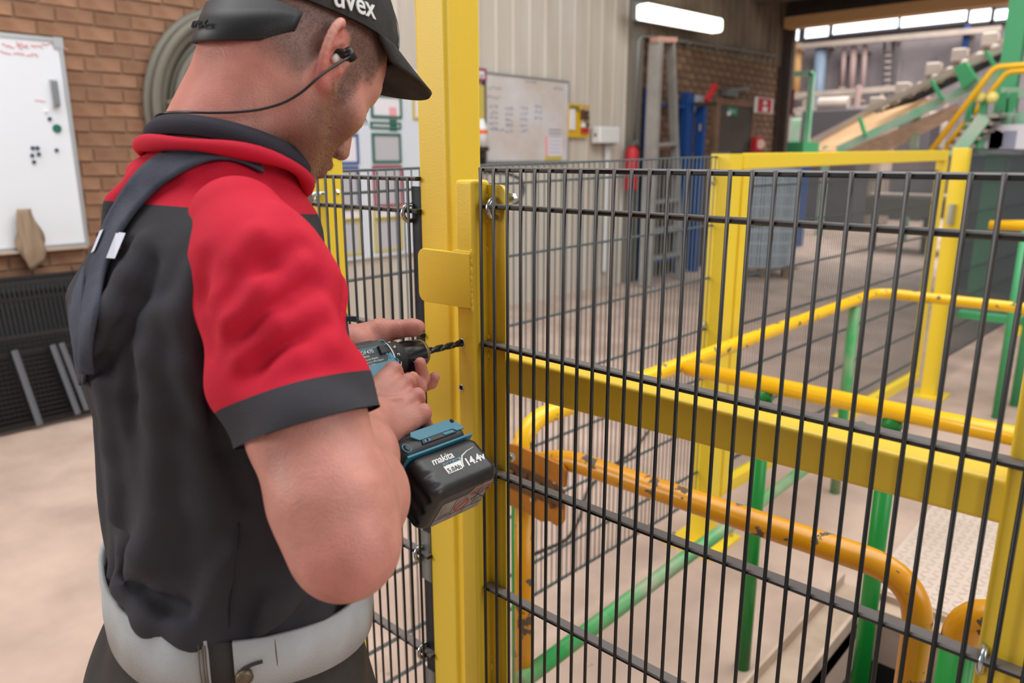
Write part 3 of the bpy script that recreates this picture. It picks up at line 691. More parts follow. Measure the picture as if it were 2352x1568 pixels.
framed(850, 279, 921, 297, 'frame_green', w=.018); framed(853, 305, 922, 374, 'frame_green', 'paper_grey'); framed(745, 305, 825, 377, 'frame_blue')
framed(745, 383, 827, 480, 'frame_blue', 'paper_grey'); framed(855, 380, 925, 472, 'frame_red', 'paper_grey'); framed(752, 480, 830, 505, 'frame_yellow'); framed(756, 508, 832, 583, 'frame_yellow', 'paper_grey')
framed(858, 478, 926, 500, 'frame_yellow'); framed(858, 503, 926, 572, 'frame_yellow', 'paper_grey'); framed(946, 208, 1000, 276, 'frame_yellow')
framed(1072, 215, 1094, 280, 'frame_yellow', 'paper_grey', .018)
hd = thing('header_sign', 'small pink bordered header sign above the corner of the dusty whiteboard', 'sign', (XC, at_x(1085, 170, XC)[1], 1.9))
a, b, c, d = rect_x(1050, 150, 1117, 186, XW+.045); obj('border', border(a, b, c, d, XW+.037, XW+.05, .02), M['frame_red'], hd); s = slab('sheet', a, b, c, d, XW+.036, XW+.042, M['paper'], hd)
q = at_x(1086, 176, XW+.043); scribble(s, q[1], q[2], .16, .03, M['ink'], XW+.043, 2, 'print')
# narrow yellow strip, soap bottle, shelf
a, b, c, d = rect_x(1100, 195, 1115, 282, XW+.06); o = slab('brass_rule', a, b, c, d, XW+.037, XW+.05, M['frame_yellow']); tag(o, 'narrow yellow strip beside the dusty whiteboard', 'strip')
def bottle():
    q = at_x(1107, 337, XW+.10); t = thing('soap_bottle', 'white soap bottle with an orange band in a holder by the dusty whiteboard', 'bottle', tuple(q))
    r = .055; prof = [(-.0, r), (.16, r), (.2, r*.9), (.24, r*.55), (.26, r*.5)]
    obj('bottle_body', MB().tube([q+V3(0, 0, z) for z, _ in prof], [rr for _, rr in prof], 14), M['white_plastic'], t, smooth=True)
    obj('orange_band', MB().cyl(q+V3(0, 0, .12), q+V3(0, 0, .16), r+.002, 14), mat('orange_band', (230, 110, 50), .5), t)
    obj('holder', MB().box(q+V3(-.07, -.07, -.04), q+V3(.03, .07, .0)).box(q+V3(-.07, -.05, -.16), q+V3(.0, .05, -.04)), M['dark_beam'], t)
    o = obj('console', MB().prism([at_x(1075, 350, XW+.2), at_x(1115, 362, XW+.2), at_x(1115, 378, XW+.2), at_x(1075, 378, XW+.2)], (-.15, 0, 0)), M['black_plastic']); tag(o, 'black sloping console top under the soap bottle', 'console')
    obj('console_leg', MB().bar(at_x(1095, 378, XW+.12), at_x(1095, 378, XW+.12)*V3(1, 1, 0), .05, .05, (0, 1, 0)), M['black_plastic'], o)
bottle()
# yellow lock-out station and white dispenser
a, b, c, d = rect_x(1306, 238, 1352, 316, XW+.05)
lo_ = thing('lockout_board', 'yellow lock-out board with red and brown padlocks and a white tag', 'board', (XC, a, c))
slab('board', a, b, c, d, XW+.024, XW+.05, M['loto_yellow'], lo_); slab('heading', a+.02, a+(b-a)*.5, d-.08, d-.02, XW+.05, XW+.053, mat('olive_heading', (120, 110, 30), .6), lo_)
slab('white_tag', a+.02, a+.1, c+.08, c+.3, XW+.05, XW+.07, M['paper'], lo_)
M['lock_brown'] = mat('brown_lock', (90, 60, 44), .5)
for k, (u, v, m) in enumerate(((.62, .80, 'lock_brown'), (.82, .78, 'lock_brown'), (.62, .66, 'lock_brown'), (.84, .62, 'lock_brown'), (.66, .40, 'white_plastic'), (.84, .42, 'lock_brown'), (.66, .24, 'red_paint'), (.84, .24, 'red_paint'))):
    yy, zz = a+(b-a)*u, c+(d-c)*v
    L_ = obj('padlock', MB().box((XW+.055, yy-.028, zz-.035), (XW+.085, yy+.028, zz+.015)), M[m], lo_, bevel=.006)
    obj('shackle', MB().tube([(XW+.07, yy-.018, zz+.015)]+[(XW+.07, yy-.018*math.cos(t), zz+.03+.018*math.sin(t)) for t in np.linspace(0, math.pi, 7)]+[(XW+.07, yy+.018, zz+.015)], .005, 6), M['zinc'], L_)
a, b, c, d = rect_x(1373, 290, 1418, 330, XW+.12)
o = slab('towel_dispenser', a, b, c, d, XW+.024, XW+.16, M['white_plastic'], bevel=.02); tag(o, 'white paper towel dispenser on the cladding wall by the grey column', 'dispenser')
slab('outlet_slot', a+.03, b-.03, c-.012, c+.002, XW+.06, XW+.12, M['dark_beam'], o); slab('side_knob', a-.012, a, c+.08, c+.11, XW+.08, XW+.11, M['galv'], o)
o = slab('cable_duct', a+.28, a+.36, .2, c, XW+.024, XW+.05, M['white_plastic']); tag(o, 'white cable duct below the paper towel dispenser', 'duct')
slab('duct_lid', a+.285, a+.355, .2, c, XW+.05, XW+.055, M['white_plastic'], o)
# ------------------------------------------------------------------ in the brick bay
Y0 = YD0
lt = thing('strip_lamp', 'glowing fluorescent strip lamp high on the wall by the opening', 'lamp', (XW+.3, 8.3, 3.2))
p, q = at_x(1475, 26, XW+.35), at_x(1648, 60, XW+.35)
d_ = unit(q-p)
obj('diffuser', MB().obox((p+q)/2, d_, V3(1, 0, 0), np.cross(d_, V3(1, 0, 0)), (np.linalg.norm(q-p)/2, .09, .085)), M['lamp_tube'], lt, bevel=.04, seg=3)
obj('housing', MB().obox((p+q)/2+V3(-.11, 0, .02), d_, V3(1, 0, 0), np.cross(d_, V3(1, 0, 0)), (np.linalg.norm(q-p)/2, .03, .10)), M['galv'], lt)
obj('bracket', MB().bar((p+q)/2+V3(-.12, 0, 0), ((p+q)/2)*V3(0, 1, 1)+V3(XW+.03, 0, 0), .06, .04), M['galv'], lt)
cb = thing('conduit', 'thin conduit running along the brick wall under the strip lamp', 'conduit', (XW+.03, 9, 2.9))
c0, c1, c2, c3 = [at_x(x, y, XW+.075) for x, y in ((1455, 330), (1468, 82), (1600, 98), (1780, 127))]
obj('pipe', MB().tube(bent([c0, c1, c2, c3], .08, 5), .022, 8), M['galv'], cb, smooth=True)
for k in range(5): t = c1+(c3-c1)*(.1+.2*k); obj('clip', MB().box(t+V3(-.03, -.02, -.03), t+V3(.026, .02, .03)), M['column'], cb)
# blue cabinet shelves behind a grey step ladder
Xb = XW+.16
a, b, c, d = rect_x(1497, 205, 1592, 420, Xb); d = at_x(1545, 207, Xb)[2]
bc_ = thing('blue_rack', 'tall blue open shelf rack standing against the brick wall', 'rack', (Xb, a, 0))
for (x0, x1) in ((1496, 1508), (1580, 1595)):
    ya, yb = at_x(x0, 230, Xb)[1], at_x(x1, 230, Xb)[1]; slab('side_panel', ya, yb, 0, d, XW+.05, Xb, M['blue_paint'], bc_)
ya, yb = at_x(1508, 230, Xb)[1], at_x(1577, 230, Xb)[1]
for z in (.2, .6, 1.0, 1.4, d-.2): slab('shelf', ya, yb, z, z+.03, XW+.05, Xb-.02, M['blue_paint'], bc_)
slab('grey_box', yb+.3, yb+.62, d-.24, d-.02, XW+.1, Xb-.04, M['paper_grey'], bc_)
ld = thing('step_ladder', 'grey aluminium ladder leaning in front of the blue rack', 'ladder', (Xb+.3, 8.6, 0))
XL = XW+.42
M['ladder'] = mat('scuffed_aluminium', (168, 164, 158), .5, .2, var=(140, 134, 128), var_scale=5, var_amt=.6)
def lq(x, y): return at_x(x, y, XL)
pA, pB = lq(1541, 92), lq(1507, 420); pC, pD = lq(1574, 92), lq(1566, 420)
def ext(p, q): t = (p[2]-.01)/(p[2]-q[2]); return p+(q-p)*t
eA, eC = ext(pA, pB), ext(pC, pD)
obj('rail', MB().bar(pA+V3(-.2, 0, 0), eA, .17, .06, (0, 1, 0)), M['ladder'], ld); obj('rail', MB().bar(pC+V3(-.2, 0, 0), eC, .10, .05, (0, 1, 0)), M['ladder'], ld)
for k in range(8):
    t = .06+k*.118; z_ = pA[2]*(1-t); 
    P_ = pA+V3(-.2, 0, 0)+(eA-pA+V3(.2, 0, 0))*t; Q_ = pC+V3(-.2, 0, 0)+(eC-pC+V3(.2, 0, 0))*t
    if t > .38: obj('step', MB().bar(P_, Q_, .12, .04), M['ladder'], ld)
obj('top_cap', MB().bar(pA+V3(-.2, -.05, .02), pC+V3(-.2, .05, .02), .12, .06), mat('pink_ladder_cap', (200, 150, 136), .6), ld)
# hand lever with red grip
hl = thing('red_lever', 'long red handled lever on a dark bracket beside the blue rack', 'lever', tuple(at_x(1625, 240, XW+.3)))
obj('red_handle', MB().bar(at_x(1622, 232, XW+.3), at_x(1644, 194, XW+.3), .07, .07), M['red_paint'], hl, bevel=.02)
obj('bracket', MB().bar(at_x(1598, 239, XW+.25), at_x(1642, 239, XW+.25), .06, .05), M['dark_beam'], hl)
obj('stand', MB().bar(at_x(1612, 240, XW+.2), at_x(1612, 240, XW+.2)*V3(1, 1, 0), .12, .08, (0, 1, 0)), M['blue_paint'], hl)
obj('yellow_tag', MB().box(at_x(1606, 300, XW+.3), at_x(1610, 285, XW+.31)), M['loto_yellow'], hl)
# dark door with exit sign and door closer
a, b = at_x(1648, 300, XW+.03)[1], at_x(1722, 300, XW+.03)[1]; dz = at_x(1690, 244, XW+.03)[2]
dr = struct('door_1', MB().box((XW+.005, a, 0), (XW+.05, b, dz)), M['door_dark'])
obj('door_frame', MB().box((XW+.0, a-.12, 0), (XW+.06, a, dz+.1)).box((XW+.0, b, 0), (XW+.06, b+.1, dz+.1)).box((XW+.0, a, dz), (XW+.06, b, dz+.1)), M['brick_dark'], dr)
obj('door_closer', MB().bar(at_x(1662, 212, XW+.08), at_x(1690, 215, XW+.08), .08, .09), M['galv'], dr)
obj('closer_arm', MB().bar(at_x(1668, 208, XW+.12), at_x(1720, 202, XW+.12), .04, .04), M['galv'], dr)
a, b, c, d = rect_x(1672, 246, 1693, 266, XW+.055); o = slab('exit_sign', a, b, c, d, XW+.05, XW+.058, M['green_sign']); tag(o, 'small green and white exit sign on the dark door', 'sign')
mb = MB().box((XW+.058, a+.05, c+.07), (XW+.062, a+.12, d-.05)).box((XW+.058, b-.22, c+.05), (XW+.062, b-.1, d-.05)).sphere((XW+.06, b-.28, d-.09), .035); obj('pictogram', mb, M['white_plastic'], o)
# red fire signs, extinguisher and alarm button
def fire_sign(x0, y0, x1, y1, X, lab, dull=False):
    a, b, c, d = rect_x(x0, y0, x1, y1, X); m = M['red_paint'] if not dull else mat('dull_red', (110, 40, 40), .6)
    o = slab('fire_sign', a, b, c, d, X-.012, X, M['white_plastic'] if not dull else m); tag(o, lab, 'sign')
    w, h = b-a, d-c
    slab('red_field', a+w*.14, b-w*.1, c+h*.05, d-h*.05, X, X+.004, m, o)
    mb = MB().box((X+.004, a+w*.42, c+h*.12), (X+.008, a+w*.66, c+h*.42)).box((X+.004, a+w*.44, c+h*.55), (X+.008, a+w*.6, c+h*.8)); obj('pictogram', mb, M['white_plastic'], o)
fire_sign(1736, 222, 1774, 262, XW+.25, 'red and white fire extinguisher sign projecting beside the dark column')
p = at_y(1797, 235, 12.6)
o = obj('fire_sign', MB().box((p[0]-.16, 12.6, p[2]-.22), (p[0]+.2, 12.62, p[2]+.2)), mat('dull_red', (112, 44, 46), .6)); tag(o, 'dull red hanging sign on the thin orange post beyond the opening', 'sign')
obj('pale_bar', MB().box((p[0]-.02, 12.59, p[2]-.18), (p[0]+.05, 12.6, p[2]+.16)), M['pipe_pink'], o)
q = at_x(1741, 332, XW+.15); o = obj('alarm_button', MB().box(q-V3(.05, .13, .11), q+V3(.02, .13, .11)), M['red_paint']); tag(o, 'small red call box with a pale round button near the dark column', 'button')
obj('round_button', MB().cyl(at_x(1747, 331, XW+.17), at_x(1747, 331, XW+.21), .07, 14), mat('pale_button', (240, 200, 180), .4), o)
q = at_x(1452, 350, XW+.15)
fe = thing('fire_extinguisher', 'red fire extinguisher at the foot of the conduit by the grey column', 'extinguisher', (q[0], q[1], q[2]-.45))
obj('cylinder', MB().tube([(q[0], q[1], q[2]+z) for z in (-.45, -.43, .0, .05, .08)], [.07, .08, .08, .06, .03], 14), M['red_paint'], fe, smooth=True)
obj('valve', MB().bar(q+V3(0, -.06, .1), q+V3(0, .1, .13), .05, .05), M['galv'], fe); obj('hose', MB().tube([q+V3(0, .05, .1), q+V3(.05, .14, 0), q+V3(.03, .12, -.3)], .014, 6), M['black_plastic'], fe)
# grey mesh panels stacked on a pallet
def grey_stack():
    pa, pb = at_z(1692, 640, 0), at_z(1822, 640, 0); zt = at_y(1760, 388, pa[1])[2]
    e = unit((pb-pa)*V3(1, 1, 0)); w = np.linalg.norm(pb-pa); nrm = np.cross((0, 0, 1), e)
    pt = thing('pallet', 'low wooden pallet under the grey mesh panels', 'pallet', tuple(pa))
    for k in range(5): obj('deck_board', MB().obox(pa+e*w/2+nrm*(.06+.17*k)+V3(0, 0, .13), e, nrm, (0, 0, 1), (w/2+.05, .05, .012)), M['pallet_wood'], pt)
    for k in range(3): obj('block', MB().obox(pa+e*(.06+k*(w-.12)/2)+nrm*.1+V3(0, 0, .06), e, nrm, (0, 0, 1), (.06, .08, .06)), M['pallet_wood'], pt)
    for i in range(4):
        t = thing('mesh_sheet', 'grey zinc mesh panel standing upright in the pack on the pallet', 'mesh panel', tuple(pa+nrm*(.06+.14*i)), 'grey mesh panels on the pallet')
        o0 = pa+nrm*(.06+.14*i)
        for k in range(9): obj('panel_bar', MB().bar(o0+V3(0, 0, .15+(zt-.17)*k/8), o0+e*w+V3(0, 0, .15+(zt-.17)*k/8), .02, .02), M['blue_grey_mesh'], t)
        mb = MB()
        for k in range(26): mb.bar(o0+e*(w*k/25)+V3(0, 0, .15), o0+e*(w*k/25)+V3(0, 0, zt), .012, .012, (1, 0, 0))
        for k in range(40): mb.bar(o0+V3(0, 0, .15+(zt-.16)*k/39), o0+e*w+V3(0, 0, .15+(zt-.16)*k/39), .006, .008)
        o = obj('mesh_infill', mb, M['blue_grey_mesh'], t); o['kind'] = 'stuff'
grey_stack()

cb2 = obj('cable', MB().tube(bent([at_x(1110, 396, XW+.035)]+[at_x(x, y, XW+.24) for x, y in ((1165, 398), (1198, 412), (1204, 440), (1188, 468))]+[at_x(1150, 484, XW+.035)], .06, 5), .016, 8), M['black_plastic'], None, smooth=True); tag(cb2, 'black cable looping beside the console under the dusty whiteboard', 'cable')
fcb = obj('floor_cable', MB().tube(bent([at_z(x, y, .007) for x, y in ((1500, 975), (1452, 1040), (1385, 1082), (1346, 1130), (1331, 1192), (1302, 1240), (1225, 1272))], .05, 6), .006, 8), M['black_plastic'], None, smooth=True); tag(fcb, 'thin dark cable winding over the floor behind the long mesh panel', 'cable')
# ------------------------------------------------------------------ the hall beyond the opening
def bar_y(name, x0, y0, x1, y1, Y0, Y1, w, h, m, parent): return obj(name, MB().bar(at_y(x0, y0, Y0), at_y(x1, y1, Y1), w, h), m, parent)
YCV = 14.5
cv = thing('conveyor', 'dusty green framed belt conveyor sloping up to the right in the far hall', 'conveyor', tuple(at_y(2000, 330, YCV)*V3(1, 1, 0)))
def cvp(x, y, dy=0): return at_y(x, y, YCV+dy)
obj('upper_chord', MB().bar(cvp(1835, 345, .9), cvp(2380, 62, .9), .2, .16), M['dusty_steel'], cv)
obj('upper_chord', MB().bar(cvp(1990, 256), cvp(2380, 75), .12, .1), M['dusty_steel'], cv)
obj('lower_chord', MB().bar(cvp(1925, 345), cvp(2380, 130), .16, .14), M['machine_green'], cv)
p = [cvp(1850, 345, .8), cvp(1925, 348), cvp(2200, 218), cvp(2010, 258, .4)]
obj('clay_belt', MB().prism([cvp(1845, 348, .7), cvp(1930, 348, .1), cvp(2190, 224, .1), cvp(2060, 230, .7), cvp(1985, 262, .7)], (0, .05, -.03)), M['tan_belt'], cv)
obj('dark_belt', MB().prism([cvp(2010, 258, .35), cvp(2100, 232, .35), cvp(2380, 98, .35), cvp(2380, 84, .35)], (0, .05, -.02)), M['belt'], cv)
obj('belt_underside', MB().prism([cvp(1935, 350, .2), cvp(2030, 350, .5), cvp(2200, 262, .5), cvp(2200, 236, .2)], (0, .05, -.02)), M['beige_beam'], cv)
for (x0, y0, x1, y1) in ((1975, 270, 1988, 312), (2140, 185, 2165, 228), (2265, 118, 2285, 152)): obj('cross_strut', MB().bar(cvp(x0, y0, -.1), cvp(x1, y1, -.1), .1, .05), M['machine_green_dark'], cv)
obj('drive_guard', MB().prism([cvp(2190, 155, -.2), cvp(2218, 142, -.2), cvp(2242, 180, -.2), cvp(2210, 204, -.2)], (0, .3, 0)), M['machine_green_dark'], cv)
for k in range(9): q = cvp(2020+k*34, 250-k*17, .2); obj('roller', MB().cyl(q-V3(0, .25, 0), q+V3(0, .1, 0), .07, 10), M['dusty_steel'], cv, smooth=True)
for (x, y) in ((2015, 238), (2075, 205), (2145, 160), (2205, 128), (2275, 92)): obj('bearing_block', MB().obox(cvp(x, y, .8), (1, 0, 0), (0, 1, 0), (0, 0, 1), (.12, .12, .12)), M['dusty_steel'], cv, bevel=.03)
obj('support_leg', MB().bar(cvp(2110, 250, .5), cvp(2110, 250, .5)*V3(1, 1, 0), .12, .12, (0, 1, 0)), M['machine_green'], cv)
obj('support_leg', MB().bar(cvp(1900, 335, .5), cvp(1900, 335, .5)*V3(1, 1, 0), .12, .12, (0, 1, 0)), M['machine_green'], cv)
# green portal and orange post
gp = thing('green_portal', 'pale green goalpost frame standing in front of the far hall', 'frame', tuple(at_y(1850, 330, 12.8)*V3(1, 1, 0)))
k0, k1, k2 = at_y(1780, 173, 12.8), at_y(1866, 168, 12.8), at_y(1847, 345, 12.8)
k2 = V3(k1[0], 12.8, 0)
obj('top_bar', MB().bar(k0, k1, .09, .09), M['machine_green'], gp); obj('upright', MB().bar(k1, k2, .09, .09, (0, 1, 0)), M['machine_green'], gp)
obj('upright', MB().bar(k0, k0*V3(1, 1, 0), .09, .09, (0, 1, 0)), M['machine_green'], gp)
op = at_y(1797, 178, 12.7); o = obj('marker_post', MB().bar(op, op*V3(1, 1, 0), .08, .08, (0, 1, 0)), M['tan_lintel']); tag(o, 'thin orange post just beyond the dark column', 'post'); obj('post_cap', MB().box(op-V3(.05, .05, 0), op+V3(.05, .05, .03)), M['tan_lintel'], o)
gb = at_y(1790, 338, 12.4); o = obj('green_bench', MB().box((gb[0]-.3, 12.2, gb[2]-.1), (gb[0]+.5, 12.9, gb[2]+.08)), M['machine_green_dark']); tag(o, 'low green machine top beside the dark column', 'machine'); obj('bench_leg', MB().box((gb[0]-.2, 12.4, 0), (gb[0]+.4, 12.8, gb[2]-.1)), M['blue_paint'], o)
# pipes on the far wall
pipes = ((1886, 108, 1874, 300, .17, 'pipe_grey', 'thick grey blue pipe upright on the far hall wall'), (1834, 100, 1828, 225, .12, 'tan_lintel', 'tan upright pipe on the far hall wall left of the thick grey blue one'),
         (1940, 110, 1934, 200, .07, 'pipe_pink', 'dusty pink upright pipe, left of three on the far hall wall'), (1962, 105, 1955, 220, .09, 'pipe_pink', 'dusty pink upright pipe, middle of three on the far hall wall'), (1988, 100, 1980, 230, .07, 'pipe_pink', 'dusty pink upright pipe, right of three on the far hall wall'), (2222, 60, 2216, 112, .08, 'blue_paint', 'blue upright pipe below the high windows of the far hall'))
for (x0, y0, x1, y1, r, m, lab) in pipes:
    a, b = at_y(x0, y0, YF-.45), at_y(x1, y1, YF-.45); o = obj('upright_pipe', MB().cyl(a, b, r, 12), M[m], None, smooth=True); tag(o, lab, 'pipe'); obj('flange', MB().cyl(b-V3(0, 0, .05), b, r*1.5, 12), M['dusty_steel'], o)
    obj('wall_bracket', MB().box((a[0]-.05, YF-.45, a[2]-.2), (a[0]+.05, YF-.02, a[2]-.1)), M['dusty_steel'], o)
for (x0, y0, x1, y1, Y, w, lab) in ((1835, 107, 2300, 70, YF-.7, .14, 'long pale beam high across the far hall wall under the windows'), (1815, 220, 2070, 198, 18, .12, 'pale horizontal pipe in the middle of the far hall'), (1780, 255, 2030, 245, 17.5, .1, 'lower pale horizontal pipe in the far hall')):
    a, b = at_y(x0, y0, Y), at_y(x1, y1, Y); b[2] = a[2]+(b[2]-a[2])*.5
    o = obj('cross_pipe', MB().bar(a, b, w, w), M['dusty_steel']); tag(o, lab, 'pipe')
    for t in (.15, .5, .85):
        q = a+(b-a)*t
        if Y > 20: obj('bracket', MB().box((q[0]-.05, Y, q[2]-.05), (q[0]+.05, YF-.02, q[2]+.05)), M['dusty_steel'], o)
        else: obj('leg', MB().bar(q, q*V3(1, 1, 0), .07, .07, (0, 1, 0)), M['dusty_steel'], o)
la = thing('wall_ladder', 'dark caged ladder fixed to the far hall wall', 'ladder', tuple(at_y(2040, 150, YF-.3)))
for x in (2032, 2052): obj('rail', MB().bar(at_y(x, 95, YF-.4), at_y(x-4, 215, YF-.4), .06, .06), M['hall_dark'], la)
for k in range(8): obj('rung', MB().bar(at_y(2031, 100+k*14, YF-.4), at_y(2050, 99+k*14, YF-.4), .05, .05), M['dusty_steel'], la)
# dark machinery low behind
rs = random.Random(3)
for i, (x, y, w, h, m, lab) in enumerate(((1905, 300, 1.3, .9, 'hall_dark', 'dark machine block behind the clay covered belt'), (1980, 315, 1.0, .7, 'dusty_steel', 'dusty grey machine behind the conveyor foot'), (1830, 318, .5, 1.0, 'machine_green', 'pale green pump unit by the green portal'), (2075, 300, 1.2, .6, 'hall_dark', 'dark machine casing below the conveyor'), (2130, 318, .8, .8, 'dusty_steel', 'grey dusty gearbox right of the conveyor foot'))):
    ym = 16.6+i*1.1; q = at_y(x, y, ym); z1 = q[2]+h/2
    t = obj('machine', MB().box((q[0]-w/2, ym, 0), (q[0]+w/2, ym+.9, z1)), M[m], None, bevel=.04); tag(t, lab, 'machine')
    obj('motor', MB().cyl((q[0]-w*.3, ym+.3, z1+.12), (q[0]+w*.2, ym+.3, z1+.12), .16, 12), M['dusty_steel'], t); obj('pipe_stub', MB().cyl((q[0]+w*.3, ym+.4, z1), (q[0]+w*.3, ym+.4, z1+.5), .07, 8), M['pipe_pink'], t)
# stair with yellow handrails, green column and platform
YS = 7.6
st = thing('stair', 'green steel stair with two yellow handrails rising at the upper right', 'stair', tuple(at_y(2200, 340, YS)*V3(1, 1, 0)))
def sq(x, y, dy=0): return at_y(x, y, YS+dy)
obj('handrail', MB().tube(bent([sq(2128, 360), sq(2284, 154), sq(2400, 146)], .06, 5), .027, 10), M['rail_yellow'], st, smooth=True)
obj('handrail', MB().tube(bent([sq(2160, 360, .5), sq(2312, 165, .5), sq(2400, 160, .5)], .06, 5), .027, 10), M['rail_yellow'], st, smooth=True)
obj('mid_rail', MB().tube([sq(2175, 335, .3), sq(2225, 270, .3)], .025, 10), M['rail_yellow'], st, smooth=True)
obj('stringer', MB().bar(sq(2192, 360, .1), sq(2262, 268, .1), .05, .12), M['machine_green'], st)
obj('stringer', MB().bar(sq(2215, 360, .7), sq(2290, 262, .7), .05, .12), M['machine_green'], st)
for k in range(6): a, b = sq(2196+k*13, 352-k*17, .1), sq(2220+k*13, 352-k*17, .7); obj('tread', MB().bar(a, b, .22, .03), M['dusty_steel'], st)
for (x, y0, y1) in ((2235, 215, 305), (2262, 222, 340)): obj('stanchion', MB().bar(sq(x, y0, .2), sq(x-14, y1, .2), .06, .06), M['machine_green_dark'], st)
for (x, y) in ((2249, 223), (2279, 224)): q = sq(x, y, .1); obj('cap_lamp', MB().sphere(q, .055, 12, 8), mat('pale_yellow_cap', (236, 222, 130), .4), st, smooth=True)
gc = thing('green_column', 'tall green steel column at the right edge carrying the platform', 'column', tuple(at_y(2320, 300, 8.6)*V3(1, 1, 0)))
a = at_y(2338, 30, 8.6); b = at_y(2318, 190, 8.6); cx_ = (a[0]+b[0])/2
obj('column_shaft', MB().bar((cx_, 8.6, a[2]+.6), (cx_, 8.6, 0), .17, .14, (0, 1, 0)), M['machine_green_dark'], gc)
obj('platform_beam', MB().bar(at_y(2240, 276, 8.4), at_y(2420, 272, 8.4), .2, .12), M['machine_green'], gc)
obj('platform_beam', MB().bar(at_y(2260, 300, 8.5), at_y(2420, 300, 8.5), .3, .16), M['dusty_steel'], gc)
obj('guard_rail', MB().bar(at_y(2300, 213, 8.4), at_y(2420, 213, 8.4), .06, .1), M['machine_green'], gc)
for x in (2330, 2306): obj('guard_post', MB().bar(at_y(x, 213, 8.4), at_y(x-5, 272, 8.4), .09, .07), M['machine_green_dark'], gc)
q = at_y(2320, 322, 8.2); o = obj('notice_plate', MB().box((q[0]-.18, 8.2, q[2]-.13), (q[0]+.14, 8.22, q[2]+.15)), M['paper']); tag(o, 'white notice plate under the green platform at the right edge', 'sign')
obj('printed_lines', MB().box((q[0]-.06, 8.19, q[2]-.08), (q[0]+.05, 8.2, q[2]+.09)), M['ink_pale'], o); obj('hanger', MB().bar((q[0], 8.21, q[2]+.15), (q[0], 8.21, q[2]+.3), .02, .02, (0, 1, 0)), M['galv'], o)
q = at_y(2282, 322, 8.2); o = obj('flood_lamp', MB().cyl(q, q+V3(0, .15, 0), .1, 16), mat('lamp_glass', (236, 240, 250), .2)); tag(o, 'round pale lamp under the green platform, left of the notice plate', 'lamp'); obj('hanger', MB().bar(q+V3(0, .07, .1), q+V3(0, .07, .3), .03, .03, (0, 1, 0)), M['galv'], o)
db = thing('machine_enclosure', 'large dark machine enclosure below the green platform', 'machine', tuple(at_y(2300, 420, 9.6)*V3(1, 1, 0)))
a, b = at_y(2190, 345, 9.6), at_y(2420, 345, 9.6)
obj('casing', MB().box((a[0], 9.6, 0), (b[0]+1.5, 11.2, a[2])), M['hall_dark'], db)
for k in range(6): xx = a[0]+.15+k*.42; obj('panel_seam', MB().box((xx, 9.56, .3), (xx+.04, 9.6, a[2]-.1)), M['column'], db)
obj('top_strip', MB().box((a[0]-.05, 9.5, a[2]-.06), (b[0]+1.5, 9.6, a[2])), M['machine_green'], db)
cd_ = thing('sorting_line', 'low dusty conveyor line crossing behind the far gate', 'conveyor', (-2.0, 12.7, 0))
obj('belt_bed', MB().box((-3.6, 12.9, .75), (1.5, 13.7, .95)), M['dusty_steel'], cd_)
obj('side_plate', MB().box((-3.6, 12.86, .6), (1.5, 12.9, .9)), M['column'], cd_)
for k in range(7): obj('leg', MB().box((-3.5+k*.8, 12.95, 0), (-3.42+k*.8, 13.05, .75)), M['hall_dark'], cd_)
for k in range(6): obj('guard_panel', MB().box((-3.5+k*.85, 13.72, .95), (-2.75+k*.85, 13.76, 1.7)), M['hall_wall'], cd_)
